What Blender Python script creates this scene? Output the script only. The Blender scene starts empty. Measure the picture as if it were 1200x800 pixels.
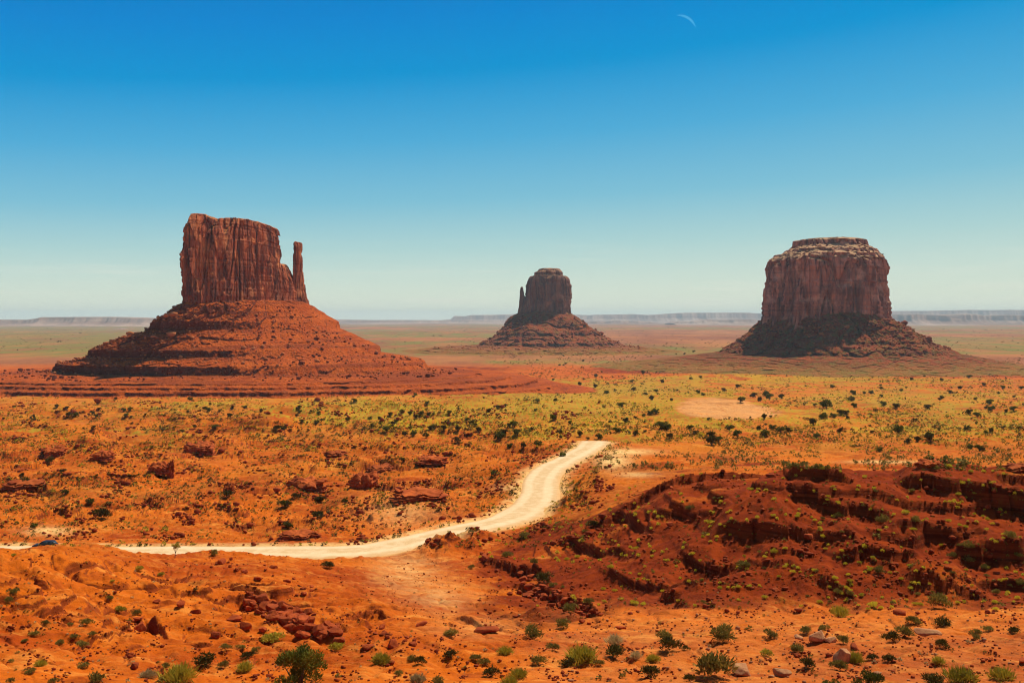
import bpy, math, random
import numpy as np
from math import radians as R

# ------------------------------------------------------------------ camera, sky, sun, exposure
scene = bpy.context.scene
col = scene.collection
PF, CXP, HOR, CZ = 1167.0, 600.0, 374.0, 126.0      # focal length in photo pixels, centre column, horizon row, eye height
cam_d = bpy.data.cameras.new('camera')
cam_d.sensor_width = 36.0
cam_d.lens = 36.0 * PF / 1200.0
cam_d.shift_y = -(400.0 - HOR) / 1200.0
cam_d.clip_start = 0.5
cam_d.clip_end = 300000.0
cam = bpy.data.objects.new('camera', cam_d)
cam.location = (0, 0, CZ)
cam.rotation_euler = (R(90), 0, 0)
col.objects.link(cam)
scene.camera = cam

SUN_AZ, SUN_EL = R(42.5), R(58.5)                   # azimuth to the right of straight ahead
world = bpy.data.worlds.new('World')
scene.world = world
world.use_nodes = True
wn, wl = world.node_tree.nodes, world.node_tree.links
wn.clear()
sky = wn.new('ShaderNodeTexSky')
sky.sky_type = 'NISHITA'
sky.sun_disc = False
sky.sun_elevation = SUN_EL
sky.sun_rotation = SUN_AZ
sky.altitude = 0
sky.air_density = 1.0
sky.dust_density = 1.2
sky.ozone_density = 3.0
gam = wn.new('ShaderNodeGamma'); gam.inputs[1].default_value = 1.0
hs = wn.new('ShaderNodeHueSaturation'); hs.inputs['Saturation'].default_value = 1.35
bg = wn.new('ShaderNodeBackground'); bg.inputs[1].default_value = 0.06
wo = wn.new('ShaderNodeOutputWorld')
wl.new(sky.outputs[0], gam.inputs[0]); wl.new(gam.outputs[0], hs.inputs['Color'])
# the lowest thirty degrees of the sky follow the photograph's deep-blue-to-cream fall
wtc = wn.new('ShaderNodeTexCoord'); wsx = wn.new('ShaderNodeSeparateXYZ'); wl.new(wtc.outputs['Generated'], wsx.inputs[0])
wr = wn.new('ShaderNodeValToRGB'); wv1 = wn.new('ShaderNodeMath'); wv1.operation = 'MULTIPLY_ADD'; wl.new(wsx.outputs[0], wv1.inputs[0]); wv1.inputs[1].default_value = -.32; wv1.inputs[2].default_value = 1.0
wv2 = wn.new('ShaderNodeMath'); wv2.operation = 'MULTIPLY'; wl.new(wsx.outputs[2], wv2.inputs[0]); wl.new(wv1.outputs[0], wv2.inputs[1])
wl.new(wv2.outputs[0], wr.inputs[0])
SKY = [(0.0, (.88,.90,.70)), (.022, (.74,.82,.66)), (.075, (.42,.66,.66)), (.12, (.21,.53,.68)), (.18, (.075,.41,.69)), (.245, (.0,.295,.65)), (.30, (.0,.235,.63)), (.45, (.0,.12,.46))]
while len(wr.color_ramp.elements) < len(SKY): wr.color_ramp.elements.new(.5)
for e_, (p_, c_) in zip(wr.color_ramp.elements, SKY):
    e_.position = p_; e_.color = tuple(v / .06 for v in c_) + (1,)
wm = wn.new('ShaderNodeMapRange'); wl.new(wsx.outputs[2], wm.inputs[0])
wm.inputs[1].default_value = .30; wm.inputs[2].default_value = .55; wm.inputs[3].default_value = 1.0; wm.inputs[4].default_value = 0.0
wx_ = wn.new('ShaderNodeMix'); wx_.data_type = 'RGBA'
wl.new(wm.outputs[0], wx_.inputs[0]); wl.new(hs.outputs[0], wx_.inputs[6]); wl.new(wr.outputs[0], wx_.inputs[7])
# faint wisps of cloud low over the horizon
wmp = wn.new('ShaderNodeMapping'); wl.new(wtc.outputs['Generated'], wmp.inputs[0]); wmp.inputs['Scale'].default_value = (5, 5, 70)
wno = wn.new('ShaderNodeTexNoise'); wl.new(wmp.outputs[0], wno.inputs['Vector']); wno.inputs['Scale'].default_value = 1.4; wno.inputs['Detail'].default_value = 6; wno.inputs['Roughness'].default_value = .6
wc1 = wn.new('ShaderNodeMapRange'); wl.new(wno.outputs['Fac'], wc1.inputs[0]); wc1.inputs[1].default_value = .52; wc1.inputs[2].default_value = .78; wc1.inputs[4].default_value = .45
wc2 = wn.new('ShaderNodeMapRange'); wl.new(wsx.outputs[2], wc2.inputs[0]); wc2.inputs[1].default_value = .085; wc2.inputs[2].default_value = .02
wcm = wn.new('ShaderNodeMath'); wcm.operation = 'MULTIPLY'; wl.new(wc1.outputs[0], wcm.inputs[0]); wl.new(wc2.outputs[0], wcm.inputs[1])
wcx = wn.new('ShaderNodeMix'); wcx.data_type = 'RGBA'; wl.new(wcm.outputs[0], wcx.inputs[0]); wl.new(wx_.outputs[2], wcx.inputs[6]); wcx.inputs[7].default_value = (.90/.06, .88/.06, .74/.06, 1)
wl.new(wcx.outputs[2], bg.inputs[0]); wl.new(bg.outputs[0], wo.inputs[0])

sd = bpy.data.lights.new('sun', 'SUN')
sd.energy = 5.0
sd.angle = R(0.55)
sd.color = (1.0, 0.95, 0.86)
sun = bpy.data.objects.new('sun', sd)
sun.rotation_euler = (R(90) - SUN_EL, 0, -SUN_AZ + R(180) + R(180))
# a sun lamp shines along its local -Z; its +Z must point at the sun
sun.rotation_euler = (-(R(90) - SUN_EL), 0, -SUN_AZ)
col.objects.link(sun)

vs = scene.view_settings
vs.view_transform = 'Standard'; vs.look = 'None'; vs.gamma = 1.0; vs.use_curve_mapping = False
vs.exposure = 0.0
scene.cycles.volume_bounces = 0
scene.cycles.filter_width = 1.1
scene.cycles.max_bounces = 5
scene.cycles.diffuse_bounces = 3
scene.cycles.transparent_max_bounces = 8

rng = np.random.default_rng(7)
random.seed(7)

# ------------------------------------------------------------------ numpy noise
def _h2(ix, iy, seed):
    ix = ix.astype(np.uint32); iy = iy.astype(np.uint32)
    h = ix * np.uint32(374761393) + iy * np.uint32(668265263) + np.uint32((seed * 2246822519) & 0xffffffff)
    h = (h ^ (h >> np.uint32(13))) * np.uint32(1274126177)
    h ^= h >> np.uint32(16)
    return h
def noise2(x, y, seed=0):
    x = np.asarray(x, float); y = np.asarray(y, float)
    x, y = np.broadcast_arrays(x, y)
    fx, fy = np.floor(x), np.floor(y)
    ix, iy = fx.astype(np.int64), fy.astype(np.int64)
    dx, dy = x - fx, y - fy
    sx, sy = dx*dx*dx*(dx*(dx*6-15)+10), dy*dy*dy*(dy*(dy*6-15)+10)
    def g(i, j):
        a = _h2((ix+i) & 0xffffffff, (iy+j) & 0xffffffff, seed).astype(float) * (2*math.pi/4294967296.0)
        return np.cos(a)*(dx-i) + np.sin(a)*(dy-j)
    a = g(0,0); b = g(1,0); c = g(0,1); d = g(1,1)
    return 1.5*((a+(b-a)*sx) + ((c+(d-c)*sx)-(a+(b-a)*sx))*sy)
def fbm(x, y, seed=0, octv=4, gain=.5):
    s = 0; a = 1.0; f = 1.0
    for o in range(octv):
        s = s + a*noise2(x*f, y*f, seed+o*17); a *= gain; f *= 2.03
    return s
def noise3(x, y, z, seed=0):
    x, y, z = np.broadcast_arrays(np.asarray(x, float), np.asarray(y, float), np.asarray(z, float))
    fz = np.floor(z); iz = fz.astype(np.int64); dz = z-fz
    sz = dz*dz*dz*(dz*(dz*6-15)+10)
    fx, fy = np.floor(x), np.floor(y)
    ix, iy = fx.astype(np.int64), fy.astype(np.int64)
    dx, dy = x-fx, y-fy
    sx, sy = dx*dx*dx*(dx*(dx*6-15)+10), dy*dy*dy*(dy*(dy*6-15)+10)
    def g(i, j, k):
        h = _h2((ix+i) & 0xffffffff, ((iy+j) + (iz+k)*7919) & 0xffffffff, seed)
        a = (h & np.uint32(0xffff)).astype(float)*(2*math.pi/65536); c = (h >> np.uint32(16)).astype(float)/32768.0-1
        s = np.sqrt(1-c*c)
        return np.cos(a)*s*(dx-i) + np.sin(a)*s*(dy-j) + c*(dz-k)
    def lerp(a, b, t): return a+(b-a)*t
    r0 = lerp(lerp(g(0,0,0), g(1,0,0), sx), lerp(g(0,1,0), g(1,1,0), sx), sy)
    r1 = lerp(lerp(g(0,0,1), g(1,0,1), sx), lerp(g(0,1,1), g(1,1,1), sx), sy)
    return 1.5*lerp(r0, r1, sz)
def sstep(a, b, x):
    t = np.clip((x-a)/(b-a), 0, 1); return t*t*(3-2*t)
def stair(z, step, lo=.72, hi=.96):
    t = z/step; f = np.floor(t); return step*(f + sstep(lo, hi, t-f))

# ------------------------------------------------------------------ mesh / object helpers
def mesh_np(name, V, F, smooth=True):
    V = np.asarray(V, np.float32); F = np.asarray(F, np.int32)
    me = bpy.data.meshes.new(name)
    n, k = F.shape
    me.vertices.add(len(V)); me.vertices.foreach_set('co', V.ravel())
    me.loops.add(n*k); me.loops.foreach_set('vertex_index', F.ravel())
    me.polygons.add(n); me.polygons.foreach_set('loop_start', np.arange(0, n*k, k, dtype=np.int32))
    try: me.polygons.foreach_set('loop_total', np.full(n, k, np.int32))
    except Exception: pass
    if smooth: me.polygons.foreach_set('use_smooth', np.ones(n, bool))
    me.update(calc_edges=True)
    return me
def grid_faces(nu, nv, wrap=False):
    """verts indexed i*nv + j, i<nu, j<nv ; wrap closes i"""
    i = np.arange(nu if wrap else nu-1); j = np.arange(nv-1)
    I, J = np.meshgrid(i, j, indexing='ij'); I2 = (I+1) % nu
    return np.stack([I*nv+J, I2*nv+J, I2*nv+J+1, I*nv+J+1], -1).reshape(-1, 4)
def link(name, me, mat=None, parent=None):
    o = bpy.data.objects.new(name, me)
    if mat is not None:
        for m in (mat if isinstance(mat, (list, tuple)) else [mat]): me.materials.append(m)
    col.objects.link(o)
    if parent is not None: o.parent = parent
    return o
def tag(o, label=None, cat=None, group=None, kind=None):
    if label: o['label'] = label
    if cat: o['category'] = cat
    if group: o['group'] = group
    if kind: o['kind'] = kind
    return o
def empty(name, loc=(0, 0, 0)):
    o = bpy.data.objects.new(name, None); o.location = loc; o.empty_display_size = .5
    col.objects.link(o); return o
def attr(me, name, a):
    at = me.attributes.new(name, 'FLOAT', 'POINT'); at.data.foreach_set('value', np.asarray(a, np.float32).ravel())

# ------------------------------------------------------------------ material helper
class NT:
    def __init__(s, name, rough=.95, spec=.1):
        s.m = bpy.data.materials.new(name); s.m.use_nodes = True
        s.t = s.m.node_tree; s.n = s.t.nodes; s.l = s.t.links; s.n.clear()
        s.out = s.n.new('ShaderNodeOutputMaterial'); s.b = s.n.new('ShaderNodeBsdfPrincipled')
        s.b.inputs['Roughness'].default_value = rough
        s.b.inputs['Specular IOR Level'].default_value = spec
        s.l.new(s.b.outputs[0], s.out.inputs[0])
        s.tc = s.n.new('ShaderNodeTexCoord').outputs['Object']
    def put(s, sock, v):
        if hasattr(v, 'links') or isinstance(v, bpy.types.NodeSocket): s.l.new(v, sock)
        elif isinstance(v, (tuple, list)):
            sock.default_value = tuple(v) + ((1,) if len(sock.default_value) == 4 and len(v) == 3 else ())
        else: sock.default_value = v
    def mapv(s, sc, loc=(0, 0, 0), src=None):
        m = s.n.new('ShaderNodeMapping'); s.l.new(src or s.tc, m.inputs[0])
        m.inputs['Scale'].default_value = sc; m.inputs['Location'].default_value = loc
        return m.outputs[0]
    def noise(s, scale, detail=3, rough=.55, vec=None, dist=0):
        n = s.n.new('ShaderNodeTexNoise'); s.l.new(vec or s.tc, n.inputs['Vector'])
        n.inputs['Scale'].default_value = scale; n.inputs['Detail'].default_value = detail
        n.inputs['Roughness'].default_value = rough; n.inputs['Distortion'].default_value = dist
        return n.outputs['Fac']
    def voro(s, scale, vec=None, out='Distance'):
        n = s.n.new('ShaderNodeTexVoronoi'); s.l.new(vec or s.tc, n.inputs['Vector']); n.inputs['Scale'].default_value = scale
        return n.outputs[out]
    def ramp(s, f, a, b):
        m = s.n.new('ShaderNodeMapRange'); s.put(m.inputs[0], f)
        m.inputs[1].default_value = a; m.inputs[2].default_value = b; m.interpolation_type = 'SMOOTHSTEP'
        return m.outputs[0]
    def mix(s, f, a, b, mode='MIX'):
        m = s.n.new('ShaderNodeMix'); m.data_type = 'RGBA'; m.blend_type = mode
        s.put(m.inputs[0], f); s.put(m.inputs[6], a); s.put(m.inputs[7], b)
        return m.outputs[2]
    def math(s, op, a, b=0.0, c=None):
        m = s.n.new('ShaderNodeMath'); m.operation = op; s.put(m.inputs[0], a); s.put(m.inputs[1], b)
        if c is not None: s.put(m.inputs[2], c)
        return m.outputs[0]
    def at(s, name):
        a = s.n.new('ShaderNodeAttribute'); a.attribute_name = name; return a.outputs['Fac']
    def bump(s, h, strength, dist):
        b = s.n.new('ShaderNodeBump'); s.put(b.inputs['Height'], h)
        b.inputs['Strength'].default_value = strength; b.inputs['Distance'].default_value = dist
        s.l.new(b.outputs[0], s.b.inputs['Normal'])
    def col(s, c): s.put(s.b.inputs['Base Color'], c)

# ------------------------------------------------------------------ the terrain
TX = np.array([-300,0,100,200,300,400,500,600,700,800,900,1000,1100,1200,1500], float)
TAB = {
70:[785,785,795,800,800,800,800,800,800,800,800,800,800,800,800],
85:[735,735,745,762,765,765,762,762,762,762,760,758,758,757,755],
100:[690,692,702,728,735,738,736,738,738,735,731,729,728,725,720],
115:[658,664,676,702,712,718,718,724,722,712,704,701,700,696,690],
130:[642,648,658,682,693,700,706,714,706,680,648,638,636,632,625],
145:[636,648,644,667,676,686,697,702,684,640,600,586,582,580,575],
160:[640,648,638.5,657,663,673,687,690,658,603,565,556,549,552,548],
180:[652,650,650,652,655,662,672,668,628,562,558,560,560,556,553],
205:[656,656,656,656,656,656,656,642,602,568,566,566,566,560,556],
235:[628,628,630,632,632,632,624,614,582,566,564,562,560,556,550],
270:[606,606,608,608,608,607,602,594,566,556,556,555,552,548,545],
320:[585,585,585,585,585,584,578,566,550,545,545,546,545,540,538],
380:[562,562,562,562,562,560,556,546,532,532,531,531,530,527,525],
450:[541,541,541,541,541,540,536,528,514,517,517,516,515,514,512],
540:[522,522,522,522,522,520,516,512,504,506,506,505,505,504,503],
650:[506,506,506,506,505,503,500,498,493,495,496,496,496,496,496],
800:[492,492,492,491,490,488,486,485,483,484,486,486,487,487,487],
1000:[479,479,479,478,477,476,475,474,473,474,475,476,476,476,476],
1300:[466]*15, 1700:[454]*15, 2300:[438]*15}
Dn = [2,4,12,25,45] + list(TAB) + [3000, 6000]
ZT = [[124.2]*15, [123.8]*15, [120.5]*15, [113.5]*15, [105.5]*15]
for D, ys in TAB.items(): ZT.append([CZ-(y-HOR)/PF*D for y in ys])
ZT += [[0.0]*15, [0.0]*15]
ZT = np.array(ZT); LDn = np.log(np.array(Dn, float))
def _cr(p0, p1, p2, p3, t):
    return .5*((2*p1)+(-p0+p2)*t+(2*p0-5*p1+4*p2-p3)*t*t+(-p0+3*p1-3*p2+p3)*t*t*t)
def table_z(px, D):
    s = np.interp(np.log(np.maximum(D, 2)), LDn, np.arange(len(LDn)))
    u = np.interp(px, TX, np.arange(len(TX)))
    i = np.minimum(s.astype(int), len(LDn)-2); t = s-i
    j = np.minimum(u.astype(int), len(TX)-2); w = u-j
    def row(ii):
        ii = np.clip(ii, 0, len(LDn)-1)
        g = lambda jj: ZT[ii, np.clip(jj, 0, len(TX)-1)]
        return _cr(g(j-1), g(j), g(j+1), g(j+2), w)
    return _cr(row(i-1), row(i), row(i+1), row(i+2), t)

# the dirt road: centre line from photo readings (column, row, height, half width)
ROAD = [(-160,644,77.6,5.2),(0,646,77.3,5.2),(110,647.5,77,5.4),(200,647,77,5.4),(300,646.5,77,5.2),(400,646,76.9,5.2),(450,641.5,76.8,5.4),(500,630.5,76.6,5.2),
        (545,620,76.3,5.2),(588,610.5,76.0,5.2),(610,602,75.8,5.6),(628,588,75.6,5.2),(634,574,75.4,5.1),(635,562,75.2,5.0),(645,549,74.9,5.2),(662,540,74.6,5.0),
        (679,531,74.3,5.0),(691,524,74.1,5.2),(697,518,73.9,5.6)]
rp = []
for px, py, z, hw in ROAD:
    D = (CZ-z)*PF/(py-HOR); rp.append(((px-CXP)/PF*D, D, z, hw))
last = rp[-1]; rp.append((last[0]+1, last[1]+9, 73.2, 5.4)); rp.append((last[0]+3, last[1]+26, 69.5, 4.6))
rp = np.array(rp)
def dense(P, step=1.2):
    out = []
    for k in range(len(P)-1):
        p0, p1, p2, p3 = P[max(k-1,0)], P[k], P[k+1], P[min(k+2,len(P)-1)]
        n = max(2, int(np.linalg.norm(p2[:2]-p1[:2])/step))
        for t in np.arange(n)/n: out.append(_cr(p0, p1, p2, p3, t))
    out.append(P[-1]); return np.array(out)
RC = dense(rp)
def road_near(x, y):
    """distance to road centre, road z, half width (only meaningful when near)"""
    n = x.size; d = np.full(n, 1e9); z = np.zeros(n); hw = np.zeros(n)
    xf, yf = x.ravel(), y.ravel()
    sel = np.where((yf > RC[:,1].min()-45) & (yf < RC[:,1].max()+45) & (xf > RC[:,0].min()-45) & (xf < RC[:,0].max()+45))[0]
    P = RC[::2]
    for s in range(0, len(sel), 20000):
        q = sel[s:s+20000]
        dd = (xf[q,None]-P[None,:,0])**2 + (yf[q,None]-P[None,:,1])**2
        k = dd.argmin(1); d[q] = np.sqrt(dd[np.arange(len(q)), k]); z[q] = P[k,2]; hw[q] = P[k,3]
    return d.reshape(x.shape), z.reshape(x.shape), hw.reshape(x.shape)

def gsp(px, py, cx, cy, sx, sy):      # soft elliptical patch
    return np.exp(-(((px-cx)/sx)**2 + ((py-cy)/sy)**2))

LEDGES = [([(795,546),(850,549),(905,557)],2.4),([(912,557),(960,566),(1003,573)],1.8),([(1050,560),(1100,570),(1150,580),(1230,596)],3.2),([(918,585),(960,588),(1000,595),(1048,601)],2.6),
 ([(836,621),(880,615),(920,618),(960,625),(1008,637)],2.6),([(1042,622),(1090,615),(1130,625),(1165,636)],2.2),([(793,643),(840,652),(875,652),(942,663)],1.4),([(972,650),(1020,652),(1080,661)],2.2),
 ([(952,680),(985,688),(1008,700)],1.2),([(1055,676),(1100,685),(1160,698)],1.3),([(1160,554),(1230,560)],2.2),([(690,590),(730,600),(765,615)],2.0),([(655,625),(700,640),(745,648)],1.8),([(1120,640),(1170,650),(1230,655)],1.8),
 ([(600,688),(650,698),(702,708)],1.4),([(560,655),(600,668),(640,672)],1.7),([(720,574),(770,562),(810,556)],1.9),([(760,600),(800,596),(835,602)],1.7),([(700,672),(760,682),(820,690)],1.3),([(880,640),(915,645),(960,642)],1.3)]
MLEDGES = [([(290,541),(380,534),(470,545)],2.4),([(0,573),(60,571),(135,566)],2.0),([(170,591),(250,592),(300,598)],1.6),([(410,549),(470,546),(530,543)],2.4),([(-20,505),(60,500),(150,508)],2.0),([(330,516),(400,522),(450,518)],1.8),
 ([(180,540),(240,532),(300,528)],2.4),([(60,600),(130,604),(170,600)],1.4),([(380,600),(440,590),(480,596)],1.8),([(430,575),(490,566),(545,572)],2.0),([(300,620),(350,612),(400,618)],1.6),([(560,590),(600,580),(620,560)],1.2),([(560,530),(620,524),(660,530)],1.6),
 ([(0,540),(50,534),(100,536)],2.0),([(880,520),(940,512),(1030,516)],1.6)]
NLEDGES = [([(35,722),(75,708),(110,712)],1.1),([(20,668),(50,672),(80,690)],.9),([(225,690),(280,684),(330,690)],1.0),([(150,712),(175,722),(200,745)],1.0),([(400,722),(440,716),(480,724)],.9),([(530,720),(560,728),(600,742)],.8),([(150,670),(200,678),(240,672)],.7),([(85,765),(110,748),(150,745)],.8)]
def smooth_hit(px, py, Dlo, Dhi):
    Ds = np.linspace(Dlo, Dhi, 260)
    yy = HOR + (CZ-table_z(np.full(260, float(px)), Ds))/Ds*PF
    return Ds[np.argmax(yy <= py)] if (yy <= py).any() else Dhi
def ledge_field(x, y, px, D, L_, Dlo, Dhi, wid):
    out = np.zeros_like(D)
    wob = noise2(x/7, y/60, 401)*1.3 + noise2(x/2.2, y/40, 402)*.6 + .35*np.sign(noise2(x/1.7, y/60, 403))
    for pts_, hh in L_:
        xs = np.linspace(pts_[0][0], pts_[-1][0], 12); ysm = np.interp(xs, [p[0] for p in pts_], [p[1] for p in pts_])
        dk_ = np.array([smooth_hit(a, b, Dlo, Dhi) for a, b in zip(xs, ysm)])
        sel = (px > xs[0]-5) & (px < xs[-1]+5) & (D > dk_.min()-3*wid) & (D < dk_.max()+3*wid)
        if not sel.any(): continue
        ss = D[sel]; sc_ = wid/14.
        q = (ss - np.interp(px[sel], xs, dk_))/sc_ + wob[sel]
        win = sstep(xs[0]-5, xs[0]+18, px[sel])*(1-sstep(xs[-1]-18, xs[-1]+5, px[sel]))
        win = win*(.85+.35*noise2(x[sel]/11/sc_, y[sel]/30, 404))
        saw = .75*sstep(-.45, .35, q)+.25*sstep(-1.8, -.9, q) - sstep(-16, -1.5, q)*.45*(q < 0) - (.45+.55*sstep(0, 20, q))*(q >= 0)
        out[sel] += hh*win*saw*(1.15 if L_ is LEDGES else 1.0)
    return out

def height(x, y, px, D):
    z0 = table_z(px, D)
    py0 = HOR + (CZ-z0)/np.maximum(D, 1)*PF
    z = z0.copy()
    far = sstep(170, 330, D)
    near_flat = sstep(60, 130, D)
    # right hand badland hill
    hill = sstep(600, 860, px + 60*noise2(x/14, y/10, 7))*sstep(112, 124, D)*(1-sstep(172, 195, D))
    gully = np.exp(-((px-625+25*noise2(x/9,y/9,8))/75)**4)*np.exp(-((D-122-5*noise2(x/8,y/8,9))/15)**4)
    wx = x + 6*noise2(x/19, y/19, 5); wy = y + 6*noise2(x/23, y/17, 6)
    n1 = fbm(wx/34, wy/26, 11, 3)
    z += hill*(1.5*n1 - .5)
    z += hill*(.45*fbm(wx/11, wy/8, 12, 3)) + hill*1.3*fbm(x/24+3, y/13, 14, 2)
    z += (1-far)*(1-hill)*near_flat*.9*fbm(x/26, y/20, 21, 3)*.9
    lh = (1-sstep(380, 560, px))*sstep(72, 95, D)*(1-sstep(122, 150, D))
    z += lh*(1.5*fbm((x+y*.5)/15, (y-x*.3)/11, 23, 4) - .9*np.exp(-(np.abs(noise2((x+y*.4)/17, (y-x*.5)/14, 24))/.07)**2))
    # rolling relief behind
    amp = far*(1-sstep(900, 1500, D))
    lr = .55+.45*(1-sstep(560, 700, px))
    rel = fbm(wx/95, wy/75, 31, 4, .55)
    z += amp*lr*4.6*rel*np.clip(D/420, .4, 1.5) - amp*lr*2.0*np.exp(-(np.abs(noise2(wx/60, wy/45, 35))/.09)**2)
    z += sstep(900, 1500, D)*(1-sstep(2500, 4200, D))*3.5*fbm(x/260, y/260, 41, 3)
    z += sstep(4000, 9000, D)*14*fbm(x/3200, y/3200, 43, 3)
    # strata: terraces
    st = stair(z + .45*noise2(x/9, y/7, 51) + .2*noise2(x/2.6, y/2.2, 55), 2.5, .80, .93)
    z = z + hill*((.10 + .45*sstep(-.1, .4, noise2(x/24, y/18, 56)))*(st - z))
    tm = sstep(-.05, .35, noise2(x/70, y/60, 61)+.12)*sstep(215, 260, D)*(1-sstep(620, 900, D))*(1-sstep(560, 720, px))
    st2 = stair(z + .35*noise2(x/12, y/9, 52), 1.9, .74, .9)
    z = z + tm*.8*(st2 - z)
    tn = sstep(.0, .35, noise2(x/21, y/15, 62))*sstep(80, 100, D)*(1-sstep(190, 215, D))*(1-hill)*(.35+.65*(1-sstep(640,740,px)))
    st3 = stair(z + .25*noise2(x/5, y/4, 53), 1.1, .74, .92)
    z = z + tn*.6*(st3 - z)
    tf = sstep(0, .4, noise2(x/160, y/120, 63))*sstep(800, 1000, D)*(1-sstep(2200, 2800, D))
    z = z + tf*.7*(stair(z, 3.0, .7, .9)-z)
    z = z + ledge_field(x, y, px, D, LEDGES, 96, 190, 14) + ledge_field(x, y, px, D, MLEDGES, 200, 700, 26) + ledge_field(x, y, px, D, NLEDGES, 72, 165, 8)
    # gully with broken blocks
    z += gully*(1.5*fbm(x/8, y/5, 71, 3) - .9)
    # small rills and roughness
    z += sstep(60, 80, D)*(1-sstep(500, 900, D))*(.26*fbm(x/3.2, y/3.2, 81, 3) + .17*np.abs(noise2(x/1.3, y/1.3, 82)) - .22*np.exp(-(np.abs(noise2(x/4.5+y/9, y/8, 85))/.08)**2))*(1-.35*hill+.8*tm)
    rl = np.abs(noise2(wx/7, wy/13, 83)); z -= hill*.25*np.exp(-(rl/.07)**2)
    z += sstep(15, 40, D)*(1-sstep(60, 90, D))*.12*fbm(x/2.5, y/2.5, 84, 2)
    # dunes patch
    return z, hill, gully, tm, tn

NX, DR = 1180, []
d = 1.5
while d < 62: DR.append(d); d *= 1.045
while d < 270: DR.append(d); d *= 1.0027
while d < 2600: DR.append(d); d *= 1.0052
while d < 37500: DR.append(d); d *= 1.022
DR = np.array(DR)
th = np.arctan(np.linspace(-720, 720, NX)/PF)
e = th[-1]; outer = e + (math.pi-e)*(np.arange(1, 61)/60.0)**1.3
TH = np.concatenate([-outer[::-1], th, outer])[1:]     # full circle, last meets first
NT_, ND = len(TH), len(DR)
Tg, Dg = np.meshgrid(TH, DR, indexing='ij')
cosm = np.cos(np.minimum(np.abs(Tg), th[-1]))
# Dg = forward depth inside the view fan; radius outside it
Rg = Dg/cosm
X, Y = Rg*np.sin(Tg), Rg*np.cos(Tg)
PXg = CXP + PF*np.tan(np.clip(Tg, -th[-1], th[-1]))
Z, HILL, GUL, TM, TN = height(X, Y, PXg, Dg)
rd, rz, rhw = road_near(X, Y)
# flatten a corridor for the road
bl = 1 - sstep(0, 1, (rd-rhw-1.5)/14.0)
bank = np.clip((rd-rhw), 0, 12)*.03
Z = np.where(rd < 60, Z*(1-bl) + (rz + bank)*bl, Z)
Z = np.where(rd < rhw+.1, rz-.35, np.where(rd < rhw+1.5, rz-.35+.37*sstep(.1, 1.5, rd-rhw), Z))
def mound(px, D, rx, ry, hh):
    global Z
    mx = (px-CXP)/PF*D
    q = ((X-mx)/rx)**2 + ((Y-D)/ry)**2
    Z = Z + hh*np.exp(-q**1.4)*(1+.5*fbm(X/3.1, Y/3.1, 301, 3))*(q < 6)
for a_ in [(530,213,6.5,5,3.0),(556,226,5,4,1.6),(500,206,6,4,1.2),(668,262,6,7,2.2),(690,300,7,9,2.2),(420,200,8,4,1.0),(330,192,9,5,1.0),(255,186,9,5,.9),(150,186,7,5,.8)]: mound(*a_)
PYg = HOR + (CZ-Z)/Dg*PF
inside = (np.abs(Tg) <= th[-1]+1e-6)

V = np.stack([X, Y, Z], -1).reshape(-1, 3)
F = grid_faces(NT_, ND, True)
ground_me = mesh_np('ground', V, F)
# material masks (colours of soil and plants; dark also carries slope shade)
nzm = lambda s, sd_: fbm(X/s, Y/s, sd_, 3)
veg = (1.35*gsp(PXg,PYg,930,441,110,8) + .9*gsp(PXg,PYg,760,460,90,22) + .85*gsp(PXg,PYg,620,462,90,16) + .75*gsp(PXg,PYg,500,487,110,13)
     + .6*gsp(PXg,PYg,380,480,90,9) + .75*gsp(PXg,PYg,840,490,50,14) + .5*gsp(PXg,PYg,210,474,90,7) + .6*gsp(PXg,PYg,1130,500,90,13)
     + .45*gsp(PXg,PYg,1060,470,140,22) + .9*gsp(PXg,PYg,640,424,90,4) + .35*gsp(PXg,PYg,100,505,160,10)+ .3*gsp(PXg,PYg,650,490,160,20)+.5*gsp(PXg,PYg,1120,445,90,5))
veg = veg*(.75+.5*nzm(45, 92)) + .30*nzm(60, 91)*sstep(300, 500, Dg) + .26*np.exp(-((PYg-485)/40)**2)*(Dg<2300)*sstep(-200,700,PXg)+.10*np.exp(-((PYg-485)/40)**2)
farv = sstep(2900, 3600, Dg)
band = noise2(X/5200, Y/1500, 95)*.9 + .5*noise2(X/1700, Y/600, 96)
vfar = .42 + .55*band + .5*gsp(PXg,PYg,60,396,110,18) + .7*gsp(PXg,PYg,520,393,80,1.6) + .5*gsp(PXg,PYg,1150,407,90,8) - .3*gsp(PXg,PYg,760,398,130,6)
veg = veg*(1-farv) + vfar*farv
veg = veg*np.where(Dg < 3000, 1.22, 1.0)*np.where(Dg < 2600, sstep(428, 446, PYg+9*noise2(X/90, Y/200, 117)), 1)
veg = np.clip(veg, 0, 1)
pale = (1-sstep(0, 5.5, rd-rhw+1.5*noise2(X/5,Y/5,97)))*(rd < 40)*.8
wash = gsp(PXg,PYg,475,668,38,24) + .8*gsp(PXg,PYg,520,700,36,16) + .5*gsp(PXg,PYg,560,735,60,12)
pale = np.maximum(pale, .62*wash*(.6+.4*noise2(X/6,Y/2.5,98)))
sandp = sstep(.35,.6, gsp(PXg,PYg,838,476,52,11)+ gsp(PXg,PYg,870,484,46,7)+.15*noise2(X/30,Y/30,99))
pale = np.maximum(pale, .45*sandp)
veg = veg*(1-sandp)
pale = np.maximum(pale, 1.0*gsp(PXg,PYg,718,540,20,9)*(rd>6)+.8*gsp(PXg,PYg,738,529,30,3.5)+.6*gsp(PXg,PYg,745,556,22,3)+.7*gsp(PXg,PYg,601,571,18,4))
pale = np.maximum(pale, .8*gsp(PXg,PYg,58,622,28,5))
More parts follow.
